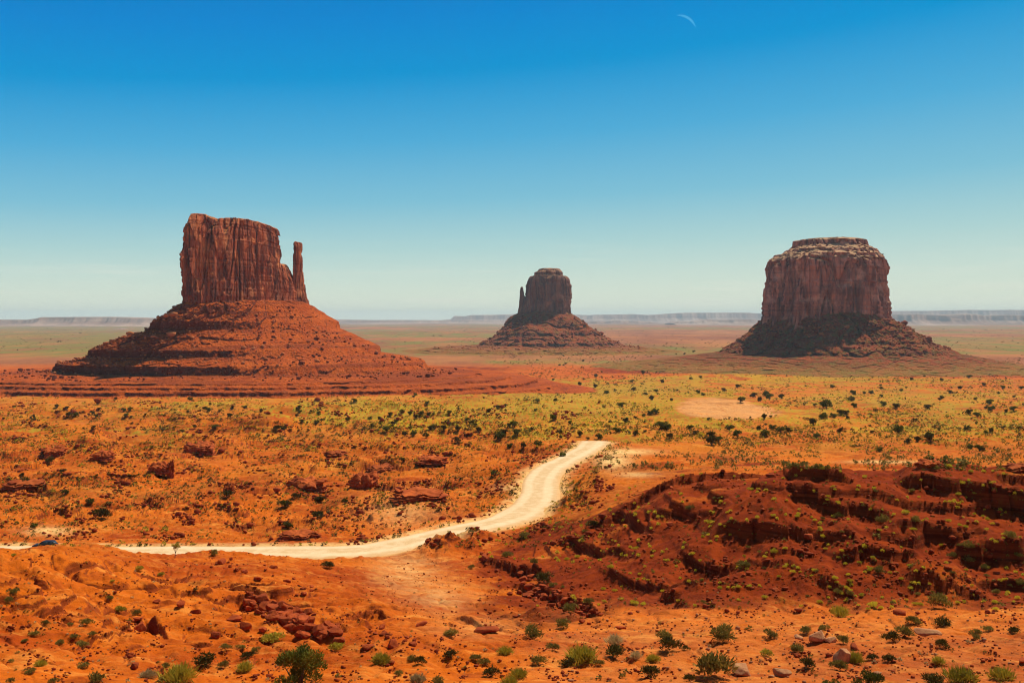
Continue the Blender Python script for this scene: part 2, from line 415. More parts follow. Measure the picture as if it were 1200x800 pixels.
pale = np.maximum(pale, .8*gsp(PXg,PYg,1035,541,40,1.8))
pale = np.maximum(pale, .35*gsp(PXg,PYg,470,600,40,18))
pale = np.clip(np.maximum(pale, .08*sstep(690,740,PYg)*sstep(560,680,PXg)), 0, 1)
dark = np.maximum(HILL*sstep(.25, .9, HILL), .85*GUL)
dark = np.maximum(dark, .55*gsp(PXg,PYg,470,560,110,28)*(.7+.6*noise2(X/40,Y/40,101)))
dark = np.maximum(dark, .85*sstep(2050,2250,Dg)*(1-sstep(3000,3400,Dg))*sstep(-.1,.5,noise2(X/700,Y/300,103)+.15)*(1-.8*sstep(560,640,PXg)*(1-sstep(660,720,PXg))))
dark = np.maximum(dark, .7*gsp(PXg,PYg,560,448,110,8))
dark = np.maximum(dark, np.clip(.62*gsp(PXg,PYg,800,545,150,16)*(Dg>190)*(.7+1.3*noise2(X/22,Y/30,113)) + .45*sstep(560,660,PYg)*(1-sstep(800,830,PYg))*(1-sstep(380,560,PXg))*np.clip(1.6*fbm(X/9,Y/6,114,3)-.05,0,1)*(Dg<180) + .5*(Dg>200)*(Dg<800)*(1-sstep(560,700,PXg))*np.clip(1.5*fbm(X/45,Y/60,115,3)-.1,0,1), 0, 1))
edge = np.interp(PXg, [540,600,660,720,800,900,1300], [655,628,605,590,548,546,540])
dsl = sstep(-12, 14, PYg-edge+14*noise2(X/9, Y/9, 105))*(1-sstep(704, 722, PYg+10*noise2(X/5, Y/5, 106)))*sstep(530, 600, PXg+25*noise2(X/8, Y/8, 107))*(Dg < 230)*(Dg > 85)  # right slope: dark red soil, with its shade painted in
dark = np.maximum(dark*(.8+.6*noise2(X/16, Y/9, 110)), dsl*(.72+.7*noise2(X/14, Y/9, 108)))
dark = np.clip(dark, 0, 1)
attr(ground_me, 'veg', veg); attr(ground_me, 'pale', pale); attr(ground_me, 'dark', dark)
attr(ground_me, 'ochre', np.clip(((.62+.8*noise2(X/120,Y/260,116))*np.exp(-((PYg-476)/34)**2)*(1-sandp)*sstep(436, 462, PYg+14*noise2(X/110, Y/200, 118)) + .35*np.exp(-((PYg-560)/60)**2)*(.5+.9*noise2(X/50,Y/40,109))+.4*gsp(PXg,PYg,1000,520,200,16))*(1-.9*sstep(2000,2300,Dg)), 0, 1))
attr(ground_me, 'dist', np.clip(Dg/3000., 0, 1))

g = NT('desert_soil', .97, .05)
n_a = g.noise(.035, 4, .6); n_b = g.noise(.35, 4, .65); n_c = g.noise(2.6, 4, .7); n_f = g.noise(.0035, 4, .6)
c = g.mix(g.ramp(n_a, .35, .65), (.58, .116, .005), (.38, .052, .003))
c = g.mix(g.math('MULTIPLY', g.ramp(n_b, .48, .72), .55), c, (.72, .23, .030))
c = g.mix(g.math('MULTIPLY', g.ramp(n_c, .52, .75), .6), c, (.22, .035, .006))
n_e = g.noise(.85, 5, .72)
c = g.mix(g.math('MULTIPLY', g.ramp(n_e, .57, .66), .6), c, (.24, .032, .003))
c = g.mix(g.math('MULTIPLY', g.ramp(n_e, .40, .30), .45), c, (.78, .26, .04))
n_d = g.noise(1.0, 5, .65, g.mapv((.09, .22, .2)), .8)
c = g.mix(g.math('MULTIPLY', g.ramp(n_d, .54, .70), .55), c, (.78, .29, .045))
c = g.mix(g.math('MULTIPLY', g.ramp(n_d, .44, .30), .6), c, (.30, .045, .006))
c = g.mix(g.math('MULTIPLY', g.at('ochre'), g.ramp(g.noise(.05, 5, .7), .32, .60)), c, g.mix(g.ramp(n_b, .35, .65), (.62, .235, .022), (.46, .185, .020)))
c = g.mix(g.ramp(g.at('dark'), .15, .75), c, g.mix(g.ramp(n_b, .35, .65), (.175, .020, .002), (.28, .038, .003)))  # dark red soil, lowered further to stand for shade on slopes facing off-sun
# bare rock on steep steps, with their shade put into the near-black red
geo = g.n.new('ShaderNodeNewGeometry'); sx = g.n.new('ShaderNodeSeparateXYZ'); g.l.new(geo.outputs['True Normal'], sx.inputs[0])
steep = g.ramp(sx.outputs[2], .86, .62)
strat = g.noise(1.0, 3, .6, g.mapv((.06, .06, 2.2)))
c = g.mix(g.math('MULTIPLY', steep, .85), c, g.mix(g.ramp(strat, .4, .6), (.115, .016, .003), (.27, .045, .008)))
c = g.mix(g.math('MULTIPLY', g.at('pale'), g.ramp(g.noise(.5, 3, .6), .2, .55)), c, (.86, .53, .18))
# plants too small to count
vn = g.noise(1.0, 6, .72, g.mapv((.045, .018, .03))); vn2 = g.noise(1.0, 4, .7, g.mapv((.5, .14, .3)))
vm = g.ramp(g.math('ADD', g.at('veg'), g.math('MULTIPLY', g.math('SUBTRACT', vn, .5), 2.6)), .42, .80)
vm = g.math('MULTIPLY', vm, g.ramp(g.math('ADD', vn2, g.math('MULTIPLY', g.at('dist'), .1)), .42, .60))
c = g.mix(g.math('MULTIPLY', vm, .78), c, g.mix(g.ramp(n_f, .35, .65), (.44, .31, .016), (.28, .245, .020)))
mk = g.noise(1.0, 5, .7, g.mapv((.03, .010, .02), (7, 3, 0)))
c = g.mix(g.math('MULTIPLY', g.math('MULTIPLY', g.ramp(mk, .52, .66), .6), g.ramp(g.at('dist'), .12, .25)), c, (.30, .085, .010))
fv = g.noise(1.0, 5, .7, g.mapv((.0022, .0007, .001)))
farm = g.math('MULTIPLY', g.ramp(g.at('dist'), .9, 1.0), g.ramp(g.math('ADD', g.at('veg'), g.math('MULTIPLY', g.math('SUBTRACT', fv, .5), .9)), .2, .6))
fs = g.ramp(g.at('dist'), .85, 1.0)
c = g.mix(g.math('MULTIPLY', fs, .9), c, g.mix(g.ramp(fv, .35, .65), (.42, .16, .045), (.22, .07, .03)))
fv2 = g.noise(1.0, 5, .75, g.mapv((.008, .0016, .004)))
c = g.mix(g.math('MULTIPLY', farm, g.ramp(fv2, .38, .58)), c, g.mix(fv2, (.26, .20, .025), (.15, .13, .028)))
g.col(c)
hh = g.math('ADD', g.math('MULTIPLY', n_b, .35), g.math('ADD', g.math('MULTIPLY', n_c, .16), g.math('MULTIPLY', g.noise(9, 3, .7), .06)))
g.bump(hh, .9, 1.0)
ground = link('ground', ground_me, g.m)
tag(ground, kind='structure')

# lookups on the finished ground
def ray_hit(px, py):
    """first ground point seen along the ray through a photo position"""
    j = int(np.argmin(np.abs(np.where(inside[:,0], PXg[:,0], 1e9)-px)))
    i = int(np.argmax(PYg[j, 45:] <= py)) + 45
    return float(X[j,i]), float(Y[j,i]), float(Z[j,i]), float(Dg[j,i])
jin = np.where(inside[:,0])[0]; j0, j1 = jin[0], jin[-1]
LDR = np.log(DR)
def ground_z(x, y):
    x = np.asarray(x, float); y = np.asarray(y, float)
    u = np.interp(x/np.maximum(y, .1)*PF, np.linspace(-720, 720, NX), np.arange(NX))
    v = np.interp(np.log(np.maximum(y, 2)), LDR, np.arange(ND))
    i = np.minimum(u.astype(int), NX-2); a = u-i; k = np.minimum(v.astype(int), ND-2); b = v-k
    i = i+j0
    return (Z[i,k]*(1-a)+Z[i+1,k]*a)*(1-b) + (Z[i,k+1]*(1-a)+Z[i+1,k+1]*a)*b
VISMIN = np.minimum.accumulate(PYg, axis=1)
def visible(x, y, h=.5):
    px = x/y*PF; i = np.clip(np.interp(px, np.linspace(-720, 720, NX), np.arange(NX)).astype(int), 0, NX-1)+j0
    k = np.clip(np.interp(np.log(y), LDR, np.arange(ND)).astype(int)-2, 0, ND-1)
    py = HOR + (CZ-(ground_z(x, y)+h))/y*PF
    return py <= VISMIN[i, k] + .3

# ------------------------------------------------------------------ road
m = NT('pale_road_dirt', .95, .05)
tr = m.noise(.45, 4, .6)
cc = m.mix(m.ramp(tr, .35, .7), (.64, .40, .175), (.76, .52, .27))
cc = m.mix(m.math('MULTIPLY', m.ramp(m.at('edge'), .55, 1.0), .6), cc, (.64, .31, .09))
wt = m.math('MULTIPLY', m.ramp(m.at('track'), .35, .95), .4)
cc = m.mix(wt, cc, (.88, .66, .38))
cc = m.mix(m.math('MULTIPLY', m.ramp(m.noise(4, 3, .7), .6, .8), .3), cc, (.6, .3, .1))
m.col(cc); m.bump(m.noise(3, 4, .65), .5, .25)
tang = np.gradient(RC[:,:2], axis=0); tang /= np.linalg.norm(tang, axis=1)[:,None]
nor = np.stack([-tang[:,1], tang[:,0]], 1)
S = np.linspace(-1, 1, 25)
hwv = RC[:,3] + .7*noise2(np.arange(len(RC))/14., 0, 3)
rv = []
for k, s in enumerate(S):
    w = (hwv+1.0)*s + .35*noise2(np.arange(len(RC))/4., s*3, 4)*abs(s)
    zz = RC[:,2] + .10*(1-s*s) - .5*max(0, abs(s)-.86)*3.2 + .05*noise2(RC[:,0]/2, RC[:,1]/2 + s*3, 8)
    rv.append(np.stack([RC[:,0]+nor[:,0]*w, RC[:,1]+nor[:,1]*w, zz], 1))
rv = np.array(rv)
rme = mesh_np('dirt_road', rv.reshape(-1,3), grid_faces(len(S), len(RC)))
rme.flip_normals()
attr(rme, 'edge', np.repeat(np.abs(S)[:,None], len(RC), 1)); attr(rme, 'track', np.repeat((np.cos(S*6.3+2.4)*.5+.5)[:,None], len(RC), 1)+.25*noise2(np.arange(len(RC))[None,:]/25., S[:,None]*2, 9))
tag(link('dirt_road', rme, m.m), kind='structure')

# ------------------------------------------------------------------ rock materials
def cliff_mat(name, base, dk, lt, streak=.09, sc=1.0):
    t = NT(name, .9, .12)
    v = t.mapv((streak*sc, streak*sc, streak*sc*.10))
    n1 = t.noise(1.0, 5, .65, v, .5); n2 = t.noise(.035*sc, 4, .6); n3 = t.noise(.35*sc, 4, .6)
    hz = t.noise(1.0, 3, .5, t.mapv((.004*sc, .004*sc, .16*sc)))
    c = t.mix(t.ramp(n1, .35, .65), dk, base)
    c = t.mix(t.math('MULTIPLY', t.ramp(n2, .5, .7), .6), c, lt)
    c = t.mix(t.math('MULTIPLY', t.ramp(hz, .58, .66), .35), c, dk)
    v2 = t.mapv((streak*sc*3.0, streak*sc*3.0, streak*sc*.22)); n4 = t.noise(1.0, 3, .6, v2)
    c = t.mix(t.math('MULTIPLY', t.ramp(n4, .56, .7), .5), c, dk)
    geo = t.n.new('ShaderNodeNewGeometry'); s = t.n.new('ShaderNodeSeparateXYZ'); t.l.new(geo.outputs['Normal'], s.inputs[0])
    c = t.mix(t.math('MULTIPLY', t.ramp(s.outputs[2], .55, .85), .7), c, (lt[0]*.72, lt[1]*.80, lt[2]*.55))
    t.col(c)
    t.bump(t.math('ADD', t.math('MULTIPLY', n4, 1.2), t.math('ADD', n1, t.math('MULTIPLY', n3, .5))), .8, 3.0/sc)
    return t.m
def talus_mat(name, base, dk, lt, sc=1.0, green=.0):
    t = NT(name, .95, .08)
    n1 = t.noise(.03*sc, 4, .6); n2 = t.noise(.22*sc, 4, .7); vo = t.voro(.22*sc); vo2 = t.noise(.6*sc, 3, .7)
    c = t.mix(t.ramp(n1, .35, .65), base, (base[0]*.78, base[1]*.66, base[2]*.7))
    c = t.mix(t.math('MULTIPLY', t.ramp(n2, .54, .68), .75), c, dk)
    c = t.mix(t.math('MULTIPLY', t.ramp(vo2, .60, .70), .7), c, lt)
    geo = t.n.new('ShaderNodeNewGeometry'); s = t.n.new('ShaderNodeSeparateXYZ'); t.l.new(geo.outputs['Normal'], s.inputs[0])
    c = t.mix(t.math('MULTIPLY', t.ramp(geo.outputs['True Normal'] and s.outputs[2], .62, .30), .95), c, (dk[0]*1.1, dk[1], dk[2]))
    c = t.mix(t.math('MULTIPLY', t.ramp(t.noise(1.0, 4, .6, t.mapv((.004*sc, .004*sc, .14*sc))), .50, .60), .55), c, (dk[0]*1.9, dk[1]*1.9, dk[2]*1.6))
    if green: c = t.mix(t.math('MULTIPLY', t.ramp(t.noise(.09*sc, 5, .75), .45, .6), green), c, (.17, .12, .025))
    if green > .5:
        sz = t.n.new('ShaderNodeSeparateXYZ'); t.l.new(t.tc, sz.inputs[0])
        lowz = t.ramp(t.math('ADD', sz.outputs[2], t.math('MULTIPLY', t.noise(.02, 4, .6), 40.0)), 48, 22)
        c = t.mix(t.math('MULTIPLY', lowz, .75), c, t.mix(t.ramp(t.noise(.03, 5, .75), .42, .6), (.44, .16, .03), (.27, .19, .025)))
    t.col(c)
    t.bump(t.math('ADD', n2, t.math('MULTIPLY', t.math('ADD', vo, vo2), .5)), 1.0, 4.0/sc)
    return t.m
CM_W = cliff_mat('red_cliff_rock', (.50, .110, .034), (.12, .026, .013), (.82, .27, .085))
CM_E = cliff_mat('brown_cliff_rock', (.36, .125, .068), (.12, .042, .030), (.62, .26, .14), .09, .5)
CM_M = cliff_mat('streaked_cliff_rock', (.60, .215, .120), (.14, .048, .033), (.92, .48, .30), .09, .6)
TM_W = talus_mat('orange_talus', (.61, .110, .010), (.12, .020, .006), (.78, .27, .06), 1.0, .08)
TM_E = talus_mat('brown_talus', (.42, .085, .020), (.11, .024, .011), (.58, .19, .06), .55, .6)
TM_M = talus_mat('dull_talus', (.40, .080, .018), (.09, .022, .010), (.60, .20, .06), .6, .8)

# ------------------------------------------------------------------ buttes
def lathe(nodes, D, cx, nu=700, nvstep=2.0, n_exp=2.6, fl=None, seed=1, topprof=None, cap=True, strata=None, shear=None, shx=290):
    """nodes: (z, px_left, px_right, front_m, back_m) bottom to top, px measured at depth D"""
    P = np.array([(a[0], (a[1]-CXP)/PF*D, (a[2]-CXP)/PF*D, a[3], a[4]) for a in nodes], float)
    seg = np.sqrt(np.diff(P[:,0])**2 + .5*np.diff((P[:,2]-P[:,1])/2)**2 + .3*np.diff(P[:,3])**2)
    cum = np.concatenate([[0], np.cumsum(seg)]); nv = max(6, int(cum[-1]/nvstep))
    tv = np.linspace(0, cum[-1], nv)
    Q = np.stack([np.interp(tv, cum, P[:,k]) for k in range(5)], 1)
    if cap:
        k = np.linspace(1, 0, 14)[1:]; L = Q[-1]; mid = (L[1]+L[2])/2
        Q = np.concatenate([Q, np.stack([np.full(13, L[0]), mid+(L[1]-mid)*k, mid+(L[2]-mid)*k, L[3]*k, L[4]*k], 1)])
    nv = len(Q)
    u = np.linspace(0, 2*math.pi, nu, endpoint=False)
    cu, su = np.cos(u), np.sin(u)
    ex = 2.0/n_exp
    ax = np.sign(cu)*np.abs(cu)**ex; ay = np.sign(su)*np.abs(su)**ex
    mid = (Q[:,1]+Q[:,2])/2; hw = (Q[:,2]-Q[:,1])/2
    Xl = mid[None,:] + hw[None,:]*ax[:,None]
    Yl = np.where(ay[:,None] < 0, Q[None,:,3]*ay[:,None], Q[None,:,4]*ay[:,None])
    Zl = np.repeat(Q[None,:,0], nu, 0)
    # outward direction
    ox, oy = np.repeat(ax[:,None], nv, 1), np.repeat(ay[:,None], nv, 1)
    ln = np.sqrt(ox**2+oy**2); ox, oy = ox/ln, oy/ln
    if fl is not None:
        dx = fl(Xl + seed*137.0, Yl, Zl, Q[None,:,0])
        shrink = np.ones(nv)
        if cap: shrink[-13:] = np.linspace(1, 0, 13)
        dx = dx*shrink[None,:]
        Xl = Xl + ox*dx; Yl = Yl + oy*dx
    if topprof is not None:
        pxl = CXP + Xl/D*PF
        zt = np.interp(pxl, [p[0] for p in topprof], [CZ-(p[1]-HOR)/PF*D for p in topprof])
        zb, ztop = Q[0,0], Q[-1,0]
        f = np.clip((Zl-zb)/(ztop-zb), 0, 1)
        Zl = Zl + (zt-ztop)*sstep(.45, 1, f)
    if cap:
        bumpz = 1.6*fbm(Xl/9.0, Yl/9.0, seed+5, 3); Zl[:, -13:] += bumpz[:, -13:]
    if shear is not None:
        ys = shear(Zl)*(Xl - (shx-CXP)/PF*D); Yl = Yl + ys; Xl = Xl*(1 + ys/D)
    V = np.stack([Xl, Yl, Zl], -1).reshape(-1, 3)
    return V, grid_faces(nu, nv, True)
def flutes(A, L, seed, lean=1.0):
    def f(x, y, z, q):
        big = noise3(x/L, y/L, z/(L*5), seed)*A
        med = (np.abs(noise3(x/(L*.42), y/(L*.42), z/(L*2.6), seed+1))-.25)*A*.95
        sm = noise3(x/(L*.17), y/(L*.17), z/(L*2.6), seed+2)*A*.36
        c2 = noise3(x/(L*.24)+5, y/(L*.24), z/(L*4), seed+8); crack2 = -A*.4*np.exp(-(c2/.07)**2)
        cr = noise3(x/(L*.5)+9, y/(L*.5), z/(L*5), seed+3); crack = -A*1.0*np.exp(-(cr/.06)**2)
        hb = noise2(z/(L*.12), seed*1.7, seed+4); hb = A*.10*np.where(hb > .1, 1, -.6)
        bl = noise3(x/(L*.34), y/(L*.34), z/(L*1.1), seed+6); slab = A*.45*sstep(.05, .10, bl)
        return big+med+sm+crack+crack2+hb+slab - A*.42
    return f
def screes(A, L, seed):
    def f(x, y, z, q):
        gl = -A*1.1*np.abs(noise3(x/(L*.5), y/(L*.5), z/(L*3.5), seed)) - A*1.0*np.exp(-(noise3(x/(L*.75), y/(L*.75), z/(L*4), seed+7)/.08)**2)
        return noise3(x/L, y/L, z/(L*1.5), seed+1)*A*1.4 + gl + A*.35*noise3(x/(L*.15), y/(L*.15), z/(L*.15), seed+2) + A*.30*noise3(x/(L*.06), y/(L*.06), z/(L*.06), seed+3)
    return f
def hz(py, D): return CZ-(py-HOR)/PF*D
def add_lathe(name, parent, mat, D, **k):
    V, F = lathe(D=D, **k)
    me = mesh_np(name, V, F)
    o = link(name, me, mat, parent); return o

# --- the left mitten
D1 = 1629.0
w = empty('sandstone_butte', (0, D1, 0))
tag(w, 'tall red butte on the left with a thumb spire above an orange stepped skirt', 'butte')
h = lambda y: hz(y, D1)
SH = lambda z: 1.08*sstep(30, 165, z)
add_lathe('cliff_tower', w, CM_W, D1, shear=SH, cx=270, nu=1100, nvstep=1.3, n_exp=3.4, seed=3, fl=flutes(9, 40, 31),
  nodes=[(h(368),219,328,60,60),(h(356),219,327,58,58),(h(330),218.5,326,57,56),(h(300),216.5,327,54,55),(h(275),217.5,327,52,54),(h(266),219.5,327,51,53),(h(264),221,326,49,51),(h(255),224,325,46,49),(h(253.5),227,323,43,47)],
  topprof=[(212,274),(217,269),(224,262),(231,260.5),(240,259),(249,259),(256,261.5),(259,263.5),(270,260.5),(283,258.5),(296,259),(305,260),(314,262),(320,263),(326,266),(334,271)])
add_lathe('cliff_shoulder', w, CM_W, D1, shear=SH, cx=334, nu=420, nvstep=1.3, n_exp=2.8, seed=5, fl=flutes(5, 26, 41),
  nodes=[(h(370),318,350,42,40),(h(362),319,349,40,38),(h(340),320,348,34,34),(h(320),320,345,28,30),(h(312),321,341,22,24),(h(308),322,338,16,18)],
  topprof=[(318,296),(324,300),(327,308),(331,307),(335,308.5),(340,314),(345,320),(352,322)])
add_lathe('thumb_spire', w, CM_W, D1, shear=SH, cx=350, nu=260, nvstep=1.2, n_exp=3.0, seed=6, fl=flutes(2.6, 16, 51),
  nodes=[(h(370),341,367,24,22),(h(363),342,364,20,20),(h(352),343,361,16,16),(h(340),344,358,13,13),(h(325),344,357,11,11),(h(312),344,355.5,9,9),(h(296),344.5,354.5,8,8),(h(284),345,354,7.5,7.5),(h(280),345.5,353.5,6.5,6.5),(h(279),346,353,5.5,5.5)])
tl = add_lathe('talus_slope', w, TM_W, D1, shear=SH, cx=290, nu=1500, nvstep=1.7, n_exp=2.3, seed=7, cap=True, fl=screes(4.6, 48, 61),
  nodes=[(-12,-260,780,470,400),(12,-150,690,380,380),(19,-120,655,335,370),(22,-118,652,333,368),(24,-95,628,318,360),(29,-93,626,316,358),(31,-70,600,303,350),(34.5,-68,598,301,348),(36,-40,566,286,330),(38.5,-38,564,284,328),(41,15,535,250,300),
         (45,76,500,205,240),(58,79,495,200,237),(61,92,482,190,225),(70,114,446,160,190),(80,116,444,156,188),(97,145,414,122,150),(99,146,413,120,149),(110,180,395,97,120),(122,182,393,93,118),(134,200,380,80,100),(137,201,379,78,98),(h(358),212,368,68,72),(h(352),225,355,55,60)])

TAL = [(tl, D1)]
# --- the middle mitten
D2 = 3974.0
w = empty('sandstone_butte', (0, D2, 0))
tag(w, 'small distant butte in the middle with a thin finger spire on its left side', 'butte')
h = lambda y: hz(y, D2)
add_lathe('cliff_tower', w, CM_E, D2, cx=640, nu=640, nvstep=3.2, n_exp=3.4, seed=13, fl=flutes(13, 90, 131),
  nodes=[(h(384),610,670,100,90),(h(368),611,668.5,95,85),(h(350),616.5,668.5,88,80),(h(335),618,668,84,78),(h(326),620.5,667.5,80,74),(h(323.5),622,665.5,76,70),(h(322.8),628,659,55,50),(h(319),628.5,658.5,52,48),(h(317.5),631,658,45,42),(h(315.5),632,656,42,40),(h(314.6),637,655,30,30)])
add_lathe('thumb_spire', w, CM_E, D2, cx=612, nu=220, nvstep=3, n_exp=2.6, seed=14, fl=flutes(3.2, 34, 141),
  nodes=[(h(384),604,620,45,42),(h(368),606.5,619,38,34),(h(356),608.5,618,26,26),(h(349),608.6,616,16,16),(h(346),608.9,614.3,12,12),(h(340),609.2,613.6,10,10),(h(337),609.6,613.2,8,8),(h(336),610.5,612.2,4,4)])
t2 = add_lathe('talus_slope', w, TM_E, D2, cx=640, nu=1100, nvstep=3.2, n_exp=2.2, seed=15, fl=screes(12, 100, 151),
  nodes=[(-14,430,860,640,500),(0,470,800,520,480),(4,490,780,480,440),(7,492,778,476,438),(12,505,760,445,420),(15,507,758,440,418),(20,548,738,360,360),(26,562,728,330,330),(38,566,725,322,326),(42,571,716,290,300),(65,580,703,235,250),(74,581,702,230,248),(100,590,690,180,200),(107,591,689,176,198),(h(369),603,673,120,120),(h(364),612,664,80,85)])

# --- the right butte
D3 = 2673.0
w = empty('sandstone_butte', (0, D3, 0))
tag(w, 'massive round butte on the right with a layered flat cap and streaked cliffs', 'butte')
h = lambda y: hz(y, D3)
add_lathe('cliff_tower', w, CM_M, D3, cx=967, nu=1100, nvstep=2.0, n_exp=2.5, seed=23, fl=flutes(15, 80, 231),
  nodes=[(h(386),896,1038,165,160),(h(372),898,1036,160,155),(h(350),899,1035,156,152),(h(325),901,1034,150,150),(h(310),902.5,1031.5,144,147),(h(303),906,1028,136,142),(h(299),910,1027,128,132)])
add_lathe('cliff_cap', w, CM_M, D3, cx=972, nu=800, nvstep=1.8, n_exp=2.5, seed=24, fl=flutes(8, 52, 241),
  nodes=[(h(304),905,1031,134,140),(h(300),910,1028,124,134),(h(297),918,1025.5,112,122),(h(293),921,1024,104,116),(h(292),925,1021,96,108),(h(288),930,1014,82,92),(h(282.5),931,1012.5,77,84),(h(281.5),936,1010,68,76),(h(280),946,1004,50,56),(h(279.3),957,998,38,42)])
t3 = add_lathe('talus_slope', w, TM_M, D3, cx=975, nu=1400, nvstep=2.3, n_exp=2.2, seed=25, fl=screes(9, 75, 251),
  nodes=[(-14,640,1290,600,520),(-2,690,1225,520,480),(8,745,1185,440,430),(20,795,1150,365,390),(32,834,1122,305,350),(37,846,1112,282,330),(46,850,1106,270,320),(48,853,1103,266,316),(64,867,1086,232,286),(71,869,1084,228,282),(92,884,1066,196,240),(99,885,1064,192,236),(h(374),897,1038,172,176),(h(366),908,1026,150,155)])

# ------------------------------------------------------------------ far mesas
mm = NT('far_mesa_rock', .95, .05)
zz = mm.noise(1.0, 3, .5, mm.mapv((.0004, .0004, .012)))
cm = mm.mix(mm.ramp(zz, .4, .6), (.30, .16, .10), (.46, .29, .19))
cm = mm.mix(mm.math('MULTIPLY', mm.ramp(mm.noise(.004, 5, .65), .45, .65), .6), cm, (.17, .10, .07))
mm.col(cm)
def mesa(D, prof, depth, seed, rough=.4):
    """prof: (px, py) skyline readings; a long flat table land with a broken cliff edge towards us"""
    pxs = np.linspace(prof[0][0], prof[-1][0], int((prof[-1][0]-prof[0][0])*1.3)+8)
    top = np.interp(pxs, [p[0] for p in prof], [CZ-(p[1]-HOR)/PF*D for p in prof])
    xs = (pxs-CXP)/PF*D
    top = np.maximum(top + rough*14*fbm(xs/900, 0*xs, seed, 3), -5)
    fr = np.array([-.55, -.40, -.22, -.12, -.06, -.04, 0, .3, .7, 1.0]); hf = np.array([-.06, .0, .16, .36, .58, .92, 1, 1.0, .98, -.1])
    V = []
    for f_, h_ in zip(fr, hf):
        jag = 300*fbm(xs/700, np.full_like(xs, seed*1.0), seed+2, 4)*(1 if -.5 < f_ < .05 else .3)
        V.append(np.stack([xs, D + f_*depth + jag, top*h_ + (12*fbm(xs/300, np.full_like(xs, f_*9), seed+3, 3) if 0 < h_ < .9 else 0)], 1))
    me = mesh_np('far_mesa', np.array(V).reshape(-1,3), grid_faces(len(fr), len(xs))); me.flip_normals()
    return tag(link('far_mesa', me, mm.m), kind='structure')
mesa(17500, [(-120,384),(-90,374),(0,374.5),(30,374.5),(42,373.5),(52,371.5),(120,371),(150,372),(190,374),(240,378),(270,384)], 1800, 301)
mesa(27000, [(330,376),(380,374),(400,374.5),(430,375),(470,374.8),(560,375.5),(640,376),(680,376),(700,378)], 3000, 302, .2)
mesa(33000, [(500,376),(528,374),(532,370),(545,370.5),(552,369),(575,368.8),(600,368),(640,368),(662,368.5),(690,369),(740,368),(760,369),(800,366.5),(850,366),(900,367),(960,367),(1030,364.5),(1100,364),(1140,363),(1200,363.2),(1400,364)], 4000, 303, .6)
mesa(24000, [(670,379),(700,376.5),(705,377.5),(720,375.5),(760,376.5),(775,379)], 1500, 304, .5)
mesa(23000, [(790,379),(796,376),(815,376.5),(830,374.5),(850,375),(880,374),(910,377)], 1500, 305, .5)
mesa(21000, [(1020,376),(1034,370),(1048,368),(1060,368.5),(1075,368),(1106,369.5),(1112,373),(1120,373.5),(1126,368),(1135,367.5),(1160,369.5),(1185,369),(1260,370),(1300,376)], 1600, 306, .7)
mesa(12500, [(128,388),(134,385.5),(136,384.3),(139,385.5),(148,388)], 300, 307, .1)

# ------------------------------------------------------------------ moon
def crescent(x, z, D, r, a0):
    n = 40; a = np.linspace(-.85, .85, n); P = []
    for k, t in enumerate(a):
        wdt = r*.17*math.cos(t/.86*math.pi/2)**.7 + r*.004
        for (dr, dy) in ((0, 0), (-wdt, 0), (-wdt*.5, wdt*.4), (-wdt*.5, -wdt*.4)):
            P.append(((r+dr)*math.sin(t+a0), dy, (r+dr)*math.cos(t+a0)))
    P = np.array(P); F = []
    for k in range(n-1):
        for (p, q) in ((0, 2), (2, 1), (1, 3), (3, 0)): F.append((k*4+p, k*4+q, k*4+4+q, k*4+4+p))
    me = mesh_np('moon', P, np.array(F)); return me
mo = bpy.data.materials.new('moonlight'); mo.use_nodes = True; nn = mo.node_tree.nodes; nn.clear()
em = nn.new('ShaderNodeEmission'); em.inputs[0].default_value = (.06, .39, .74, 1); em.inputs[1].default_value = 1.0
oo = nn.new('ShaderNodeOutputMaterial'); mo.node_tree.links.new(em.outputs[0], oo.inputs[0])
DM = 150000.0
moon = link('moon', crescent(0, 0, DM, 17.5/PF*DM, R(33)), mo)
moon.location = ((798-CXP)/PF*DM, DM, CZ-(35-HOR)/PF*DM)
tag(moon, 'thin pale crescent moon high in the blue sky', 'moon')

# ------------------------------------------------------------------ haze
hm = bpy.data.materials.new('haze_air'); hm.use_nodes = True; hn = hm.node_tree.nodes; hn.clear()
pv = hn.new('ShaderNodeVolumePrincipled'); pv.inputs['Color'].default_value = (.82, .98, 1.0, 1)
pv.inputs['Density'].default_value = 2.6e-5; pv.inputs['Anisotropy'].default_value = .0
ho = hn.new('ShaderNodeOutputMaterial'); hm.node_tree.links.new(pv.outputs[0], ho.inputs['Volume'])
E = 46500.0; zb, zt = -90.0, 460.0
HV = [(sx_*E, sy_*E, z_) for z_ in (zb, zt) for sx_, sy_ in ((-1,-1),(1,-1),(1,1),(-1,1))]
HF = [(3,2,1,0),(4,5,6,7),(0,1,5,4),(1,2,6,5),(2,3,7,6),(3,0,4,7)]
hz_o = link('haze', mesh_np('haze', HV, HF, False), hm)
tag(hz_o, kind='stuff')

